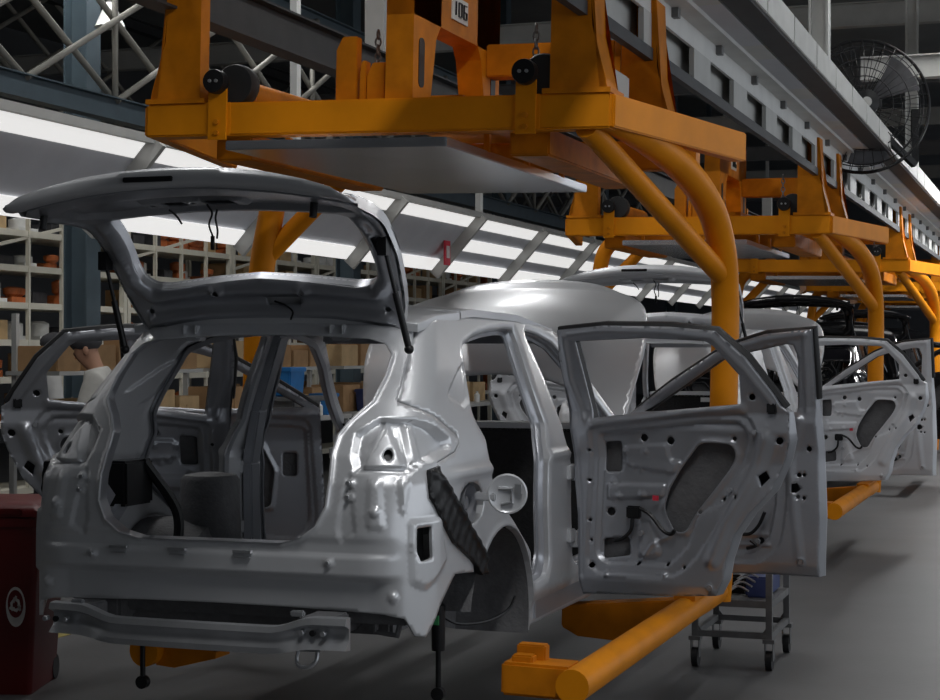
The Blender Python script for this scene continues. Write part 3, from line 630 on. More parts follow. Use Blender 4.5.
# ------------------------------------------------------------------ overhead carrier (frame, two side hoops, feet)
PIT = 7.08
def make_carrier():
    c = empty('overhead_carrier', (0, 0, 0))
    T = 1.5; Z0, Z1 = 2.585, 2.735
    MB().bx((-1.1, T, Z0), (1.1, T+.12, Z1)).build('rear_beam', ORANGE, c, bevel=.008)
    MB().bx((-1.1, 3.25, Z0), (1.1, 3.37, Z1)).build('front_beam', ORANGED, c, bevel=.008)
    for k in (1, -1):
        MB().bx((k*.62, T+.12, Z0-.10), (k*.80, 3.25, Z0+.02)).build('long_beam', ORANGED, c, bevel=.008)
        # splayed arm
        MB().beam((k*1.08, T+.02, Z0+.075), (k*1.385, 2.93, Z0+.07), .07, .14).build('splayed_arm', ORANGE, c, bevel=.006)
        # hoop pipe: under the arm, then down the side of the car
        if k > 0:
            up = [(1.06, 1.62, 2.655), (1.13, 2.0, 2.60), (1.22, 2.40, 2.50), (1.28, 2.75, 2.35), (1.30, 2.98, 2.15), (1.30, 3.09, 1.92)]
            br_ = [(.98, T+.06, 2.60), (1.29, 3.04, 2.03)]
        else:
            up = [(-.95, 3.22, 2.67), (-1.10, 3.17, 2.64), (-1.20, 3.14, 2.52), (-1.24, 3.12, 2.30), (-1.27, 3.11, 2.1), (-1.29, 3.11, 1.9)]
            br_ = [(-.80, 3.25, 2.62), (-1.25, 3.12, 2.12)]
        MB().tube(spline(up+[(k*1.30, 3.11, 1.7), (k*1.30, 3.11, 1.2), (k*1.30, 3.11, .7), (k*1.29, 3.10, .40)], 6), .070, 18).build('hoop_pipe', ORANGE, c)
        MB().tube(br_, .052, 16).build('brace_pipe', ORANGE, c)
        foot = MB().tube([(1.30, .36, .46), (1.29, 2.45, .455), (1.29, 2.75, .45), (1.29, 3.15, .45)], .062, 18) if k > 0 else MB().tube([(-.47, .45, .435), (-.47, 2.40, .45), (-.55, 2.55, .45), (-1.22, 3.05, .45), (-1.29, 3.12, .45)], .062, 18)
        foot.build('foot_pipe', ORANGE, c)
        (MB().bx((1.24, 2.3, .505), (1.34, 3.05, .525)) if k > 0 else MB().bx((-.52, .9, .515), (-.42, 2.3, .535))).build('rubbing_strip', ORANGED, c)
        if k > 0:
            MB().bx((1.02, .40, .40), (1.28, .56, .52)).build('rear_support_arm', ORANGED, c, bevel=.01)
            MB().bx((1.05, .43, .51), (1.13, .49, .545)).bx((1.05, .49, .51), (1.16, .55, .575)).build('support_pad', ORANGED, c, bevel=.006)
        else:
            MB().prism([(-.44, .375), (-.36, .37), (-.18, .42), (-.18, .445), (-.44, .49)], .50, .62, lambda u, v, a: (u, a, v)).build('rear_support_arm', ORANGED, c)
            MB().bx((-.62, .60, .48), (-.50, .68, .66)).build('support_pad', ORANGED, c, bevel=.006)
        MB().prism([(.70, .44), (1.24, .50), (1.24, .38), (1.0, .29), (.78, .30), (.70, .34)], 2.32, 2.46, lambda u, v, a, k=k: (k*u, a, v)).build('front_support_arm', ORANGED, c, bevel=.006)
        # end posts up to the conveyor rail
        for t in ((T, 2.72) if k > 0 else (T,)):
            p = MB().prism([(.83, Z1), (1.085, Z1), (1.075, Z1+.06), (1.01, 3.02), (.99, 3.36), (.83, 3.36)], t+.005, t+.09, lambda u, v, a, k=k: (k*u, a, v))
            p.prism([(1.05, Z1), (1.085, Z1), (1.02, 3.0), (1.0, 3.36), (.98, 3.36)], t+.005, t+.20, lambda u, v, a, k=k: (k*u, a, v)).build('end_post', ORANGED, c)
            MB().bx((k*.80, t-.01, Z1), (k*1.10, t+.22, Z1+.022)).build('foot_plate', ORANGED, c)
        # roller with bracket
        r = MB(); x = k*.73
        r.prism([(-.045, -.08), (.045, -.08), (.045, .17)]+[(.045*math.cos(g), .17+.045*math.sin(g)) for g in [math.radians(q) for q in range(0, 181, 20)]], T-.016, T-.002, lambda u, v, a, x=x: (x+u, a, Z0+.06+v)).bx((x-.06, T-.004, Z0+.0), (x+.06, T, Z0+.15))
        br = r.build('roller_bracket', ORANGE, c)
        for dz in (.01, .06): MB().cyl((x, T-.03, Z0+dz), (x, T-.014, Z0+dz), .012, 8).build('bolt', ORANGED, br)
        MB().lathe([(.001, 0), (.052, 0), (.055, .01), (.055, .05), (.02, .05)], (x, T-.06, Z0+.24), 20, (0, 1, 0)).build('roller_cap', BLK, br)
        MB().lathe([(.03, .03), (.088, .03), (.095, .04), (.095, .10), (.088, .11), (.03, .11)], (x+.06, T, Z0+.235), 24, (0, 1, 0)).build('roller_wheel', SEAL, br)
        for dx in (-.016, .016): MB().cyl((x+dx, T-.068, Z0+.24), (x+dx, T-.058, Z0+.24), .008, 8).build('cap_screw', STEEL, br)
        MB().tube([(x+.02, T+.15, Z0+.22), (x-k*.05, T+.95, Z0+.22)], .06, 14).build('roller_axle', ORANGED, c)
    # plate under the frame (drip tray) and its hangers
    MB().bx((-.54, 1.20, 2.485), (.48, 3.42, 2.525)).build('drip_tray', ALU, c, bevel=.004)
    for x, t in ((.47, 1.75), (.47, 2.35), (.47, 2.95), (-.50, 1.75), (-.50, 2.95)):
        MB().bx((x-.012, t, 2.52), (x+.012, t+.03, 2.60)).build('tray_hanger', ORANGE, c)
    # trolley frame in the middle: two slotted legs along the line, cross arms
    for t0, t1 in ((1.55, 1.90), (2.41, 2.76)):
        leg = MB().prism([(t0, 2.735), (t1-.13, 2.735), (t1-.06, 3.05), (t1, 3.12), (t1, 3.42), (t0, 3.42)] if t0 < 2 else [(t0+.16, 2.735), (t1, 2.735), (t1, 3.42), (t0, 3.42), (t0, 3.12), (t0+.06, 3.05)], .06, .19, lambda u, v, a: (a, u, v)).build('trolley_leg', ORANGED, c)
        tm = t0+.10 if t0 < 2 else t1-.10
        MB().prism(rnd([(tm-.035, 2.80), (tm+.035, 2.80), (tm+.035, 3.02), (tm-.035, 3.02)], .034), .185, .193, lambda u, v, a: (a, u, v)).build('slot', BLK, leg)
    MB().bx((.06, 1.55, 3.11), (.19, 2.76, 3.42)).build('trolley_bar', ORANGED, c)
    MB().bx((.19, 2.55, 2.98), (.84, 2.68, 3.14)).build('cross_arm', ORANGED, c, bevel=.006)
    plate = MB().bx((.19, 2.03, 3.175), (.196, 2.25, 3.285)).build('number_plate', WPART, c)
    def seg(mb, y, segs):       # 7-segment strokes, y along the line
        a = .020; b = .032
        S = dict(t=((0, b), (a*2, b)), m=((0, 0), (a*2, 0)), b=((0, -b), (a*2, -b)), l=((0, 0), (0, b)), r=((a*2, 0), (a*2, b)), L=((0, -b), (0, 0)), R=((a*2, -b), (a*2, 0)))
        for q in segs:
            (u0, v0), (u1, v1) = S[q]; mb.beam((.198, y+u0, 3.23+v0), (.198, y+u1+1e-4, 3.23+v1), .004, .012, (1, 0, 0))
    for y, q in ((2.03, 'rR'), (2.11, 'tblLrR'), (2.18, 'tmblLR')): mb = MB(); seg(mb, y, q); mb.build('painted_digit', BLK, plate)
    for x0, x1, zt in ((-.20, -.10, 3.03), (-.085, -.055, 2.92), (-.05, .04, 2.91)):
        MB().prism([(x0, 2.735), (x1, 2.735), (x1, zt), (x0+.3*(x1-x0), zt), (x0, zt-.06)], 1.60, 1.66, lambda u, v, a: (u, a, v)).build('stop_plate', ORANGED, c, bevel=.004)
    MB().bx((-.22, 1.9, 2.735), (.30, 3.25, 2.80)).build('centre_rail', ORANGED, c)
    for x in (.66, -.10):
        ch = MB()
        for i in range(9): ch.tube(circ3((x, 1.85, 2.80+.035*i), .022, i % 2), .005, 6, closed=True)
        ch.build('chain', DSTEEL, c)
    MB().bx((.80, 1.9, 2.74), (.98, 2.3, 2.92)).build('drive_box', GREYP, c, bevel=.01)
    return c
def circ3(c, r, o, n=10):
    return [Vector(c)+(Vector((r*.6*math.cos(g), 0, r*math.sin(g))) if o else Vector((0, r*.6*math.cos(g), r*math.sin(g)))) for g in [2*math.pi*k/n for k in range(n)]]
def copy_tree(o, parent=None, remap=None, skip=()):
    c = o.copy(); C.objects.link(c); c.parent = parent
    if remap and o.type == 'MESH':
        for i, sl in enumerate(c.material_slots):
            m = remap.get(o.data.materials[i].name)
            if m: sl.link = 'OBJECT'; sl.material = m
    for ch in list(o.children):
        if ch.name.split('.')[0] in skip: continue
        copy_tree(ch, c, remap, skip)
    return c
# ------------------------------------------------------------------ build the cars
car = make_car(); make_gate(car); make_hood(car)
rs = rear_door_spec(); fs = front_door_spec()
make_door('rear_door', car, HR, PHR, 1, *rs); make_door('front_door', car, HF, PHF, 1, *fs)
make_door('rear_door', car, Vector((.80, 1.86, 0)), math.radians(58), -1, *rs); make_door('front_door', car, HF, math.radians(62), -1, *fs)
tag(car, 'bare silver car body nearest the camera, tailgate and doors open', 'car', 'car bodies on the line')
bpy.context.view_layer.update()
def recolour(a, b): return {'silver_primer_paint': a, 'silver_inner_panel': b}
for k, (a, b, l) in enumerate(((WHITE, WHITE_IN, 'white car body, second in line, right behind the silver one'),
                               (BLACKCAR, BLACKCAR_IN, 'black car body, third in line, in front of the white one'),
                               (BLACKCAR, BLACKCAR_IN, 'farthest black car body, last in the line'))):
    c = copy_tree(car, None, recolour(a, b)); c.location = (0, PIT*(k+1), 0); c['label'] = l
SWAY = .022
car0 = make_carrier(); tag(car0, 'orange overhead carrier nearest the camera, holding the silver car', 'carrier', 'orange carriers hanging from the conveyor')
bpy.context.view_layer.update()
for k, l in enumerate(('second orange carrier, over the white car body', 'third orange carrier, over the nearer black car', 'fourth orange carrier, over the farthest black car', 'fifth orange carrier, empty, at the far end')):
    c = copy_tree(car0); c.location = (0, PIT*(k+1), 0); c['label'] = l
    c.rotation_euler = (0, SWAY*.6, 0); c.location.x = -2.6*SWAY*.6
car0.rotation_euler = (0, SWAY, 0); car0.location = (-2.6*SWAY, 0, 0)
# ------------------------------------------------------------------ red bin
b = empty('recycling_bin', (-2.0, 1.66, 0), 'red plastic recycling bin with white round sticker beside the silver car', 'bin', rot=(0, 0, .30))
mb = MB(); rows = []
for z, w, d in ((.0, .22, .22), (.02, .225, .225), (.80, .27, .27), (.80, .285, .285), (.84, .285, .285), (.84, .27, .27)):
    rows.append([(x*w, y*d, z) for x, y in rnd([(-1, -1), (1, -1), (1, 1), (-1, 1)], .12, 4)])
m = len(rows[0]); mb.add([p for r in rows for p in r], [(i*m+k, i*m+(k+1) % m, (i+1)*m+(k+1) % m, (i+1)*m+k) for i in range(5) for k in range(m)], True); mb.f.append(tuple(range(m))[::-1]); mb.sm.append(False)
mb.build('bin_body', RED, b)
mb = MB(); rows = []
for z, w in ((.845, .29), (.875, .29), (.90, .27), (.915, .2), (.92, .0)): rows.append([(x*w, y*w, z) for x, y in rnd([(-1, -1), (1, -1), (1, 1), (-1, 1)], .12, 4)])
mb.add([p for r in rows for p in r], [(i*m+k, i*m+(k+1) % m, (i+1)*m+(k+1) % m, (i+1)*m+k) for i in range(4) for k in range(m)], True); mb.f.append(tuple(range(m))[::-1]); mb.sm.append(False)
mb.build('lid', RED, b); MB().bx((-.2, -.30, .855), (.2, -.285, .885)).build('lid_grip', RED, b, bevel=.006)
def onbin(u, v, a): return (u, -(.2255+.0577*v)-.003-a, v)
st = MB().prism([(.160+.046*math.cos(g), .42+.095*math.sin(g)) for g in [2*math.pi*k/28 for k in range(28)]], 0, .003, onbin).build('sticker', STICK, b)
MB().prism([(.160+.037*math.cos(g), .435+.066*math.sin(g)) for g in [2*math.pi*k/28 for k in range(28)]], .003, .005, onbin).build('sticker_field', RED, st)
mb = MB()
for k in range(3):      # three chasing arrows
    g0 = math.radians(90+120*k); c0 = (.160, .43)
    R2 = lambda u, v: (c0[0]+(u*math.cos(g0)-v*math.sin(g0))*.72, c0[1]+(u*math.sin(g0)+v*math.cos(g0)))
    mb.prism([R2(.046, -.004), R2(.010, .034), R2(-.012, .030), R2(-.014, .018), R2(.006, .018), R2(.030, -.012)], .005, .007, onbin)
    mb.prism([R2(-.010, .042), R2(-.030, .022), R2(-.010, .004)], .005, .007, onbin)
mb.build('arrow_symbol', STICK, st)
for x in (-.2, .2): MB().cyl((x-.03, .2, .06), (x+.03, .2, .06), .06, 14).build('wheel', SEAL, b)
# ------------------------------------------------------------------ parts cart with things on it
ct = empty('parts_cart', (1.285, 3.56, 0), 'dark grey steel parts cart on castors under the open doors', 'cart', rot=(0, 0, .0))
W, Dp = .19, .285
for x in (-W, W):
    for y in (-Dp, Dp):
        MB().bx((x-.016, y-.016, .16), (x+.016, y+.016, .50)).build('post', DSTEEL, ct)
        MB().beam((x, y-.0, .22), (x*.8, y, .165), .012, .02).build('corner_brace', DSTEEL, ct)
        w = MB().cyl((x-.016, y+.01, .05), (x+.016, y+.01, .05), .05, 16).build('castor_wheel', SEAL, ct)
        MB().bx((x-.022, y-.02, .05), (x-.018, y+.03, .15)).bx((x+.018, y-.02, .05), (x+.022, y+.03, .15)).bx((x-.03, y-.03, .14), (x+.03, y+.03, .16)).build('castor_fork', DSTEEL, w)
for z, h in ((.175, .03), (.335, .035)):
    mb = MB()
    for y in (-Dp, Dp): mb.bx((-W, y-.014, z-h/2), (W, y+.014, z+h/2))
    for x in (-W, W): mb.bx((x-.014, -Dp, z-h/2), (x+.014, Dp, z+h/2))
    mb.build('frame_rail', DSTEEL, ct)
MB().bx((-W, -Dp, .34), (W, Dp, .352)).build('tray', DSTEEL, ct)
CX, CY = 1.285, 3.56
tag(MB().lathe([(.02, 0), (.055, .005), (.06, .06), (.055, .11), (.03, .115)], (CX-.10, CY-.2, .353), 18).build('rubber_grommet_roll', SEAL), 'black rubber roll at the left of the cart tray', 'part')
tag(MB().bx((CX+.05, CY-.18, .353), (CX+.165, CY+.22, .46)).build('navy_crate', NAVY, bevel=.01), 'navy blue crate on the right of the parts cart', 'crate')
for i in range(5):
    p0 = Vector((CX-.03+.012*i, CY-.26+.03*i, (.385+.02*i)))
    tag(MB().tube(spline([p0, p0+Vector((.05, .03, .03)), p0+Vector((.11, .0, .012))], 5), .006, 6).build('steel_rod', STEEL), 'thin bright steel rod lying on the cart tray', 'rod', 'steel rods on the cart')
tag(MB().bx((CX-.10, CY-.05, .353), (CX+.03, CY+.2, .45)).build('black_tool_case', BLK, bevel=.012), 'black tool case behind the rods on the cart', 'case')
tag(MB().bx((.93, 2.30, .512), (1.05, 2.48, .565)).build('green_block', GREEN, bevel=.01), 'green plastic block on the orange front support arm', 'block')
# ------------------------------------------------------------------ wall fan over the conveyor
fn = empty('industrial_fan', (1.165, 10.2, 3.80), 'black wire cage fan above the conveyor at upper right', 'fan', rot=(0, 0, .25)); fn.scale = (1.25, 1.25, 1.25)
RF_ = .47
mb = MB()
for y, rr in ((-.09, .10), (-.12, .20), (-.11, .32), (-.07, .42), (.07, .42), (.11, .30), (.12, .15)): mb.tube([(rr*math.cos(g), y, rr*math.sin(g)) for g in [2*math.pi*k/40 for k in range(40)]], .004, 6, closed=True)
for k in range(36):
    g = 2*math.pi*k/36; mb.tube([(r*math.cos(g), y, r*math.sin(g)) for r, y in ((.08, -.09), (.2, -.12), (.34, -.108), (.44, -.06), (.47, 0), (.44, .06), (.32, .108), (.1, .12))], .0028, 5)
mb.build('wire_cage', BLK, fn)
MB().tube([(RF_*math.cos(g), 0, RF_*math.sin(g)) for g in [2*math.pi*k/48 for k in range(48)]], .012, 8, closed=True).build('rim', BLK, fn)
for k in range(3):
    g0 = 2*math.pi*k/3+.5; vs = []
    for i in range(7):
        r = .06+.36*i/6
        for j in range(5):
            a = g0+(.15+.55*(j/4-.5)*(1+.4*i/6)); vs.append((r*math.cos(a), .05*(j/4-.5), r*math.sin(a)))
    MB().add(vs, [(i*5+j, i*5+j+1, i*5+j+6, i*5+j+5) for i in range(6) for j in range(4)], True).build('blade', DKPART, fn, fix=False)
MB().lathe([(.03, -.24), (.09, -.22), (.10, -.10), (.07, .02), (.06, .05)], (0, 0, 0), 20, (0, 1, 0)).build('motor', BLK, fn)
MB().lathe([(.001, -.252), (.035, -.25), (.035, -.238)], (-.0, 0, -.0), 16, (0, 1, 0)).build('maker_badge', GREYP, fn)
MB().beam((0, .02, -.05), (.40, .18, -.40), .05, .04).beam((.40, .18, -.38), (.40, .18, .0), .05, .05).bx((-.12, -.14, -.03), (.12, -.10, .03)).build('mounting_arm', BLK, fn)
# ------------------------------------------------------------------ conveyor structure along the line
Y0, Y1 = -2.0, 44.0
for k, l in ((1, 'pale grey overhead conveyor rail along the right side'), (-1, 'dark overhead conveyor rail along the left side')):
    r = empty('conveyor_rail', (0, 0, 0), l, 'rail', 'overhead conveyor rails')
    if k > 0:
        MB().bx((.96, Y0, 3.04), (1.0, Y1, 3.10)).bx((.86, Y0, 3.40), (1.0, Y1, 3.46)).build('running_rail', DARKST, r)
        MB().bx((.972, Y0, 3.27), (.99, Y1, 3.44)).build('side_plate', LGREY, r); MB().bx((.90, Y0, 3.09), (.915, Y1, 3.40)).build('back_plate', GREYP, r)
        MB().bx((.99, Y0, 3.385), (1.10, Y1, 3.41)).build('lower_flange', LGREY, r)
        for i in range(38):
            t = .2+i*1.18
            MB().bx((.965, t, 3.10), (.992, t+.46, 3.27)).build('bracket_plate', GREYP, r)
            MB().box((1.0, t+.65, 3.36), (.05, .06, .05)).build('junction_box', DSTEEL, r)
    else:
        MB().ibeam((-1.0, Y0, 3.30), (-1.0, Y1, 3.30), .12, .22).build('running_rail', DARKST, r)
        for i in range(12): MB().bx((-1.06, .5+i*3.54, 3.41), (-.94, .62+i*3.54, 3.9)).build('hanger', GREYP, r)
sp = empty('side_light_panel', (0, 0, 0), 'white and grey panelled strip above the right conveyor rail', 'panel')
for i in range(26):
    t = -2+i*1.77
    MB().bx((1.0, t, 3.41), (1.225, t+1.27, 3.43)).build('grey_sheet', DIFFG, sp); MB().bx((1.0, t+1.27, 3.41), (1.225, t+1.77, 3.43)).build('white_sheet', LGREY, sp)
tr = empty('cable_tray', (0, 0, 0), 'grey segmented cable duct on top of the right conveyor', 'duct')
for i in range(48): MB().bx((1.225, -2+i*.95, 3.42), (1.40, -2+i*.95+.92, 3.585)).build('duct_cover', GREYP, tr, bevel=.004)
MB().bx((1.24, Y0, 3.41), (1.38, Y1, 3.56)).build('duct_core', DARKST, tr)
# ------------------------------------------------------------------ sloping light canopy on the left
A = Vector((-3.61, 0, 2.50)); Bp = Vector((-3.10, 0, 3.07)); dv = Bp-A
for i in range(-6, 14):
    t0 = 12.17+2.35*i
    if t0 < -3.6: continue
    cp = empty('canopy_bay', (0, t0, 0), 'sloping canopy bay with white light strips along the left of the line', 'light canopy', 'canopy bays on the left')
    nrm = Vector((dv.z, 0, -dv.x)).normalized()
    def pan(f0, f1, y0, y1, off, nm, m):
        a = A+dv*f0+nrm*off; b2 = A+dv*f1+nrm*off
        mb = MB(); th = nrm*-.015
        mb.add([a+Vector((0, y0, 0)), a+Vector((0, y1, 0)), b2+Vector((0, y1, 0)), b2+Vector((0, y0, 0))]+[q+th for q in (a+Vector((0, y0, 0)), a+Vector((0, y1, 0)), b2+Vector((0, y1, 0)), b2+Vector((0, y0, 0)))],
               [(0, 1, 2, 3), (7, 6, 5, 4), (0, 4, 5, 1), (1, 5, 6, 2), (2, 6, 7, 3), (3, 7, 4, 0)])
        return mb.build(nm, m, cp)
    pan(0, 1, 0, 2.35, -.02, 'grey_sheet', DIFFG)
    for j in ((0, 2, 4) if i > -1 else (0, 4)): pan(j*.2+.005, j*.2+.2, .17, 2.28, .0, 'light_strip', LIGHTP)
    MB().beam(A+nrm*.035+dv*-.04, A+nrm*.035+dv*1.06, .12, .05, (0, 1, 0)).build('rafter', GREYP, cp)
    MB().bx((-3.16, 0, 3.06), (-3.06, 2.35, 3.12)).build('top_rail', GREYP, cp)
    if i % 2 == 0: MB().bx((-3.12, -.04, 3.12), (-3.06, .04, 7.4)).build('drop_rod', LGREY, cp)
tgp = at(447, 253, 's', -3.36)
o = MB().box(tgp, (.02, .16, .26)).box(tgp+Vector((.012, -.0, .01)), (.006, .09, .13)).build('warning_tag', REDM); o.data.materials.append(STICK)
for p in list(o.data.polygons)[6:]: p.material_index = 1
tag(o, 'small red and white tag hanging on a canopy rafter', 'tag')
# ------------------------------------------------------------------ lattice girder at upper left
def girder(name, s, z, h, t0, n, step, label, chord, lace, run=2.9):
    g = empty(name, (s, 0, z), label, 'girder', 'roof lattice girders')
    MB().bx((-.05, t0+3, h), (.05, t0+3.1, 7.4-z)).bx((-.05, t0+n*step-3, h), (.05, t0+n*step-2.9, 7.4-z)).build('hanger', chord, g)
    MB().ibeam((0, t0, 0), (0, t0+n*step, 0), .14, .20).build('bottom_chord', chord, g); MB().ibeam((0, t0, h), (0, t0+n*step, h), .14, .16).build('top_chord', chord, g)
    for i in range(n):
        MB().cyl((.02, t0+i*step, .08), (.02, t0+i*step+run, h), .03, 8).build('brace', lace, g)
        MB().cyl((-.045, t0+i*step, h), (-.045, t0+i*step+run, .08), .03, 8).build('brace', lace, g)
        if i % 3 == 0: MB().cyl((.0, t0+i*step, .08), (.0, t0+i*step, h), .028, 8).build('upright', lace, g)
    return g
girder('lattice_girder', -5.0, 3.74, 1.55, 3.65, 24, 1.08*1.3, 'pale tubular lattice girder at upper left, nearest the line', BLUEGR, TRUSS)
girder('lattice_girder', -9.5, 4.6, 1.6, 2, 24, 1.5, 'dim lattice girder farther left under the roof', DARKST, TRUSS)
girder('lattice_girder', 4.5, 4.9, 1.4, 6, 22, 1.5, 'pale lattice girder above the right aisle', GREYP, GREYP)
# small purlins
for i in range(8):
    tag(MB().ibeam((-12, 6+i*4.7, 5.6), (9, 6+i*4.7, 5.6), .16, .28).build('cross_beam', (GREYP, MGREY)[i % 2]), 'grey steel cross beam under the roof', 'beam', 'roof cross beams')
for i, s in enumerate((2.2, 3.2, 6.2)):
    tag(MB().ibeam((s, 0, 4.75+.2*i), (s, 44, 4.75+.2*i), .16, .24).build('long_beam', GREYP), ('grey steel beam running along the line just right of the fan', 'grey steel beam along the right aisle, second from the fan', 'grey steel beam farthest right under the roof')[i], 'beam')
for s, nm, ts in ((-5.6, 'left', (8.3, 14.5, 20.7, 26.9, 33.1)), (1.32, 'right', (6.3, 13.5, 20.5, 28))):
    for t in ts:
        c = MB(); q = .24 if s < 0 else .13; c.ibeam((s, t, 0 if s < 0 else 3.59), (s, t, 7.4), q, q, .016, (1, 0, 0))
        tag(c.build('steel_column', BLUEGR if s < 0 else GREYP), 'blue-grey steel column standing among the racks on the left' if s < 0 else 'pale steel post rising from the right conveyor', 'column', 'steel columns on the %s' % nm)
tag(MB().ibeam((1.0, 11.6, 4.35), (3.6, 11.6, 4.35), .16, .22).build('platform_beam', GREYP), 'pale platform beam behind the fan', 'beam')
pf = empty('service_platform', (0, 0, 0), 'grey service platform with railing above the right aisle', 'platform')
MB().bx((1.6, 14.5, 4.25), (5.5, 32, 4.32)).build('deck', GREYP, pf)
for i in range(12): MB().cyl((1.65, 14.6+i*1.5, 4.3), (1.65, 14.6+i*1.5, 5.3), .03, 8).build('railing_post', LGREY, pf)
for z in (4.8, 5.3): MB().cyl((1.65, 14.6, z), (1.65, 31.5, z), .028, 8).build('handrail', LGREY, pf)
# pendant lamps
for i, (px, py, d) in enumerate(((110, 20, 15.6),)):
    p = CAM+ray(px, py)*d
    l = empty('pendant_lamp', p, 'white bell shaped pendant lamp hanging at upper left' if i == 0 else 'second pendant lamp, farther back above the girder', 'lamp')
    l.scale = (.7, .7, .7)
    MB().lathe([(.03, .24), (.07, .20), (.10, .12), (.19, -.08), (.20, -.09), (.18, -.08), (.09, .10)], (0, 0, 0), 24, capends=False).build('lamp_shade', WMETAL, l); MB().cyl((0, 0, .2), (0, 0, .36), .05, 10).cyl((0, 0, .36), (0, 0, (7.395-p.z)/.7), .012, 6).build('stem', DSTEEL, l)
    MB().sphere((0, 0, 0), .08).build('bulb', WPART, l)
for i, (px, py) in enumerate(((862, 17), (914, 14))):
    q = at(px, py, 'z', 7.3); hb = empty('square_ceiling_light', q, ('square white ceiling light at upper right, the left one of two', 'square white ceiling light at upper right, the right one of two')[i], 'lamp')
    MB().bx((-.55, -.8, 0), (.55, .8, .09)).build('housing', WMETAL, hb); MB().bx((-.5, -.75, -.01), (.5, .75, .0)).build('diffuser', LIGHTP, hb)
# high tube lights above the right aisle are added further down, out of view
# ------------------------------------------------------------------ racks on the left with goods
rng = random.Random(11)
LV = (.30, .95, 1.38, 1.74, 2.10, 2.46, 2.80)
n_ = [0]
def goods(s0, s1, t0, t1, z, gap):
    t = t0
    while t < t1-.25:
        w = rng.uniform(.18, .40); h = rng.uniform(.12, gap); dd = rng.uniform(.25, .42); k = rng.random()
        if t+w > t1: break
        s = s1-.02-dd/2-rng.uniform(0, .12)
        if k < .18: t += w*.7; continue
        c = (s, t+w/2, z)
        if k < .42:
            o = MB().bx((c[0]-dd/2, t, z), (c[0]+dd/2, t+w-.04, z+h)).box((c[0]+dd/2, t+w/2, z+h/2), (.006, .12, .08)).build('cardboard_box', (CARD, CARD2)[n_[0] % 2], bevel=.006)
            tag(o, 'brown cardboard box on the left storage racks', 'box', 'cardboard boxes on the racks')
        elif k < .70:
            mb = MB(); mb.bx((c[0]-dd/2, t, z), (c[0]+dd/2, t+w-.04, z+h*.35))
            for q in range(4): mb.lathe([(.03, 0), (.07, .03), (.075, h*.5), (.03, h*.6)], (c[0]+.12, t+.07+q*(w-.16)/3, z+h*.35), 10)
            tag(mb.build('orange_parts_tray', PARTOR), 'rust orange tray of small parts on the left racks', 'parts tray', 'orange parts trays on the racks')
        elif k < .86:
            mb = MB(); mb.bx((c[0]-dd/2, t, z), (c[0]+dd/2, t+w-.04, z+h*.7)).bx((c[0]-dd/2+.03, t+.03, z+h*.7), (c[0]+dd/2-.03, t+w-.07, z+h*.72))
            tag(mb.build('dark_parts_bin', DKPART, bevel=.01), 'dark plastic parts bin on the left racks', 'parts bin', 'dark parts bins on the racks')
        else:
            mb = MB().lathe([(.05, 0), (.11, .01), (.11, h*.7), (.06, h*.8)], c, 14).bx((c[0]-.12, t, z), (c[0]+.12, t+w-.04, z+.04))
            tag(mb.build('white_canister', WPART), 'white canister on the left racks', 'canister', 'white canisters on the racks')
        n_[0] += 1; t += w+rng.uniform(.02, .15)
for i in range(8):
    t0 = 6.0+i*2.5; s0, s1 = -7.3, -6.7
    r = empty('storage_rack', (0, t0, 0), 'cream steel storage rack bay in the row on the left', 'rack', 'storage rack bays on the left')
    for y in (0, 2.42):
        for s in (s0, s1): MB().bx((s-.03, y-.03, 0), (s+.03, y+.03, 3.1)).build('upright', CREAM, r)
    for z in LV: MB().bx((s0, 0, z-.06), (s1+.02, 2.42, z)).build('shelf', CREAM, r)
    for y in (.6, 1.2, 1.8): MB().bx((s1-.012, y-.014, .3), (s1+.028, y+.014, 3.0)).build('divider', CREAM, r)
    MB().beam((s1, 0, 2.62), (s1, 2.42, 3.1), .03, .03).build('tie_bar', CREAM, r)
    for z, g in zip(LV[1:], (.34, .27, .27, .27, .25, .30)): goods(s0, s1, t0+.08, t0+2.36, z, g)
# line-side benches with cartons and blue bins (seen through the car)
for i, t in enumerate((6.4, 9.0, 11.6, 14.2)):
    w = empty('line_bench', (-4.05, t, 0), 'steel line-side bench on the left loaded with cartons', 'bench', 'line-side benches')
    MB().bx((-.35, -1.1, .98), (.35, 1.1, 1.02)).bx((-.35, -1.1, 1.45), (.1, 1.1, 1.48)).build('bench_top', GREYP, w)
    for x in (-.32, .32):
        for y in (-1.05, 1.05): MB().bx((x-.02, y-.02, 0), (x+.02, y+.02, .98)).build('leg', GREYP, w)
    for y in (-1.05, 1.05): MB().bx((-.32, y-.02, .98), (-.28, y+.02, 1.9)).build('back_post', GREYP, w)
    t1 = t-1.05
    while t1 < t+.8:
        q = rng.uniform(.3, .5); h = rng.uniform(.18, .30)
        tag(MB().bx((-4.38, t1, 1.02), (-3.98, t1+q-.03, 1.02+h)).box((-3.978, t1+q/2, 1.02+h*.5), (.006, .14, .1)).build('cardboard_carton', (CARD, CARD2)[rng.random() < .5], bevel=.006), 'brown carton standing on the line-side benches', 'carton', 'cartons on the benches')
        tag(MB().bx((-4.38, t1, 1.48), (-4.0, t1+q-.03, 1.48+h*.8)).build('cardboard_carton', (CARD, CARD2)[rng.random() < .5], bevel=.006), 'brown carton standing on the line-side benches', 'carton', 'cartons on the benches')
        tag(MB().lathe([(.03, 0), (.035, .01), (.035, .09), (.015, .11), (.015, .13)], (-3.80, t1+q*.4, 1.02), 10).build('white_bottle', WPART), 'small white bottle along a line-side bench edge', 'bottle', 'bottles on the benches')
        t1 += q+rng.uniform(.0, .1)
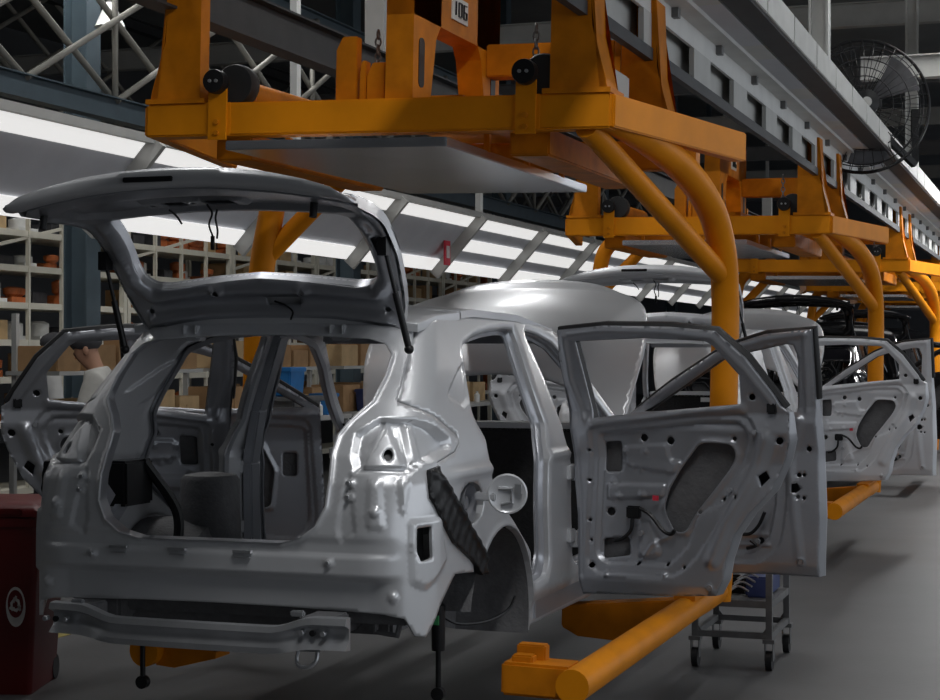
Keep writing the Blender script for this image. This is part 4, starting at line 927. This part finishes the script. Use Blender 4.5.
def bluebin(p, l, m, sz):
    o = empty('blue_bin', p, l, 'bin'); x, y, z = sz
    mb = MB(); a = [(-x*.9, -y*.9, 0), (x*.9, -y*.9, 0), (x*.9, y*.9, 0), (-x*.9, y*.9, 0)]; c = [(-x, -y, z), (x, -y, z), (x, y, z), (-x, y, z)]
    mb.add(a+c, [(3, 2, 1, 0), (0, 1, 5, 4), (1, 2, 6, 5), (2, 3, 7, 6), (3, 0, 4, 7), (4, 5, 6, 7)]).build('bin_body', m, o, bevel=.01); MB().bx((-x*1.06, -y*1.06, z-.03), (x*1.06, y*1.06, z+.005)).build('rim', m, o, bevel=.006)
bluebin(at(284, 396, 's', -2.9)-Vector((0, 0, .0)), 'bright blue bin seen through the left front door window', BLUEP, (.12, .14, .22))
q = at(284, 396, 's', -2.9); tag(MB().bx((q.x-.2, q.y-.25, 0), (q.x+.2, q.y+.25, q.z)).bx((q.x-.24, q.y-.29, q.z-.04), (q.x+.24, q.y+.29, q.z)).build('bin_stand', DSTEEL, bevel=.01), 'dark stand under the bright blue bin', 'stand')
q2 = at(305, 370, 's', -4.05); bluebin(Vector((-3.85, q2.y, 1.02)), 'small blue bin on the bench behind the bright blue bin', BLUEP, (.10, .12, .20))
q3 = at(352, 372, 's', -4.05); bluebin(Vector((-3.85, q3.y, 1.02)), 'navy bin on the farthest line-side bench', NAVY, (.10, .16, .22))
# ------------------------------------------------------------------ workers
def person(loc, rz, shirt, label, lean, arms):
    p = empty('person', loc, label, 'person', 'workers on the left', rot=(0, 0, rz))
    def sk(name, vs, es, rad, m, parent, root=0):
        me = bpy.data.meshes.new(name); me.from_pydata([Vector(v) for v in vs], es, [])
        o = link(name, me, m, parent); s = o.modifiers.new('skin', 'SKIN')
        for i, r in enumerate(rad): me.skin_vertices[0].data[i].radius = (r, r) if not isinstance(r, tuple) else r
        me.skin_vertices[0].data[root].use_root = True
        s.use_smooth_shade = True; o.modifiers.new('sub', 'SUBSURF').levels = 2; o.modifiers['sub'].render_levels = 2
        return o
    L = lean  # forward (local -y) offset growing with height
    f = lambda x, y, z: (x, y-L*max(0, (z-.95))/.75, z)
    V = [f(0, 0, .95), f(0, .01, 1.15), f(0, .015, 1.38), f(0, -.0, 1.50), f(0, -.03, 1.58), f(0, -.045, 1.66), f(0, -.03, 1.72), f(0, -.135, 1.615)]
    E = [(0, 1), (1, 2), (2, 3), (3, 4), (4, 5), (5, 6), (4, 7)]; R = [(.14, .10), (.13, .09), (.13, .085), .05, (.075, .085), (.078, .092), (.05, .06), .014]
    H = []
    for k, (el, wr) in zip((1, -1), arms):
        b = len(V); sh = f(k*.19, .01, 1.42); el = f(*el); wr = f(*wr); d = (Vector(wr)-Vector(el)).normalized()
        hp = Vector(wr)+d*.09; V += [sh, el, wr, tuple(hp)]; E += [(2, b), (b, b+1), (b+1, b+2), (b+2, b+3)]; R += [.045, .040, .028, (.036, .018)]
        fx = d.orthogonal().normalized(); 
        for j in range(4): 
            V.append(tuple(hp+d*(.055+.01*(1-abs(j-1.5)))+fx*(j-1.5)*.02)); E.append((b+3, len(V)-1)); R.append(.008)
        V.append(tuple(Vector(wr)+d*.07+fx*.05)); E.append((b+2, len(V)-1)); R.append(.009); H.append((sh, el, wr))
    for k in (1, -1):
        b = len(V); V += [(k*.10, 0, .88), (k*.11, -.01, .50), (k*.11, .02, .09), (k*.12, -.14, .045)]; E += [(0, b), (b, b+1), (b+1, b+2), (b+2, b+3)]; R += [.085, .058, .04, .04]
    sk('body', V, E, R, SKIN, p)
    V = [f(0, 0, .90), f(0, .01, 1.15), f(0, .015, 1.38), f(0, .0, 1.50)]; E = [(0, 1), (1, 2), (2, 3)]; R = [(.185, .14), (.175, .13), (.19, .135), .085]
    for sh, el, wr in H:
        b = len(V); V += [sh, el]; E += [(2, b), (b, b+1)]; R += [.092, .066]
    sk('shirt', V, E, R, shirt, p, 1)
    V = [(0, 0, .95), (0, 0, .88)]; E = [(0, 1)]; R = [(.18, .135), (.17, .13)]
    for k in (1, -1):
        b = len(V); V += [(k*.10, 0, .80), (k*.11, -.01, .50), (k*.11, .02, .10)]; E += [(1, b), (b, b+1), (b+1, b+2)]; R += [.105, .08, .065]
    sk('trousers', V, E, R, TROUS, p)
    top = Vector(f(0, -.035, 1.70))
    MB().sphere(top, .115, (.92, 1.05, .72)).prism([(.09*math.cos(g), -.05-.11*math.sin(g)) for g in [math.pi*k/10 for k in range(11)]], -.012, .0, lambda u, v, a: (top.x+u, top.y+v-.02, top.z+.0+a)).build('cap', CAPM, p)
    for k in (1, -1):
        MB().sphere(f(k*.033, -.118, 1.645), .011).build('eye', DKPART, p); MB().sphere(f(k*.088, -.03, 1.63), .03, (.35, .7, 1)).build('ear', SKIN, p)
        MB().box((k*.12, -.06, .04), (.095, .27, .08)).build('shoe', BLK, p, bevel=.02)
    MB().box(f(0, -.122, 1.575), (.05, .012, .012)).build('mouth', PARTOR, p, bevel=.004)
    return p
w1 = at(112, 352, 's', -3.35)
person((w1.x, w1.y, 0), -1.2, SHIRT, 'person in grey shirt and dark cap bending over a bench', .15, (((.27, -.12, 1.15), (.16, -.38, 1.12)), ((-.27, -.12, 1.15), (-.14, -.40, 1.10))))
w2 = at(44, 360, 's', -5.0)
person((w2.x, w2.y, 0), 2.3, WSHIRT, 'person in white shirt standing behind the worker in grey', .05, (((.27, -.05, 1.15), (.22, -.30, 1.05)), ((-.27, -.05, 1.15), (-.2, -.30, 1.08))))
# ------------------------------------------------------------------ the hall
def st(o): o['kind'] = 'structure'; return o
st(MB().bx((-15, -14, -.2), (11, 60, 0)).build('floor', CONC))
st(MB().bx((-15, -14, 7.4), (11, 60, 7.6)).build('ceiling', ROOFM))
st(MB().bx((-15.2, -14, 0), (-15, 60, 7.4)).build('wall_left', WALLM)); st(MB().bx((-15, 60, 0), (11, 60.2, 7.4)).build('wall_back', WALLM)); st(MB().bx((-15, -14.2, 0), (11, -14, 7.4)).build('wall_front', WALLM))
WR = 11.0
st(MB().bx((WR, -14, 0), (WR+.2, 60, 1.0)).bx((WR, -14, 5.6), (WR+.2, 60, 7.4)).build('wall_right', WALLM))
wf = MB()
for i in range(26): wf.bx((WR+.02, -14+i*2.96, 1.0), (WR+.14, -13.92+i*2.96, 5.6))
for z in (1.0, 3.3, 5.52): wf.bx((WR+.02, -14, z), (WR+.14, 60, z+.08))
st(wf.build('added_window_1', GREYP))  # unseen window band, added as a source for the side light
# aisle marking
tag(MB().bx((-2.6, -2, .0), (-2.5, 40, .003)).build('floor_line', YELL), 'yellow painted line on the floor left of the line', 'floor marking')
# ------------------------------------------------------------------ light
wd = bpy.data.worlds.new('world'); bpy.context.scene.world = wd; wd.use_nodes = True
wd.node_tree.nodes['Background'].inputs[0].default_value = (.72, .80, .95, 1); wd.node_tree.nodes['Background'].inputs[1].default_value = WORLD
def area(name, loc, rot, sx, sy, e, col=(1, 1, 1)):
    l = bpy.data.lights.new(name, 'AREA'); l.shape = 'RECTANGLE'; l.size = sx; l.size_y = sy; l.energy = e; l.color = col
    o = bpy.data.objects.new(name, l); C.objects.link(o); o.location = loc; o.rotation_euler = rot; return o
def added_tube_light(s, t, z, e, rz=0):  # unseen fixtures, added to light cars and racks from above
    f = empty('added_tube_light', (s, t, z), 'added white tube light fixture overhead, out of view', 'lamp', 'added overhead tube lights')
    MB().bx((-.12, -1.2, .02), (.12, 1.2, .06)).build('fixture', WMETAL, f); 
    for x in (-.05, .05): MB().cyl((x, -1.15, .0), (x, 1.15, .0), .014, 8).build('tube', LIGHTP, f)
    MB().cyl((0, -.8, .06), (0, -.8, 7.395-z), .008, 6).cyl((0, .8, .06), (0, .8, 7.395-z), .008, 6).build('suspension', DSTEEL, f)
    area('added_tube_lamp', (s, t, z-.03), (0, 0, 0), .22, 2.3, e); area('added_tube_lamp', (s, t, z+.08), (math.pi, 0, 0), .22, 2.3, e*UPF)
for t in (-2.2, .8, 3.8, 7, 10.5): added_tube_light(2.2, t, 4.9, E_R*(1 if t < 6 else 1.7))
for t in (16, 21, 27): added_tube_light(2.4, t, 3.9, E_R*1.6)
for t in (4, 7.5, 11): added_tube_light(-5.2, t, 5.6, E_L*1.0)  # row added to brighten the racks
for t in (1.5, 5, 8.5): added_tube_light(-1.9, t, 6.0, E_L)
area('side_fill_light', (WR-.1, 8, 3.3), (0, math.pi/2, 0), 4.4, 40, E_W, (.93, .97, 1))  # fill light added at the window band to brighten right-facing sides
vs = bpy.context.scene.view_settings; vs.view_transform = 'Standard'; vs.look = 'None'; vs.gamma = 1; vs.use_curve_mapping = False; vs.exposure = EXPO
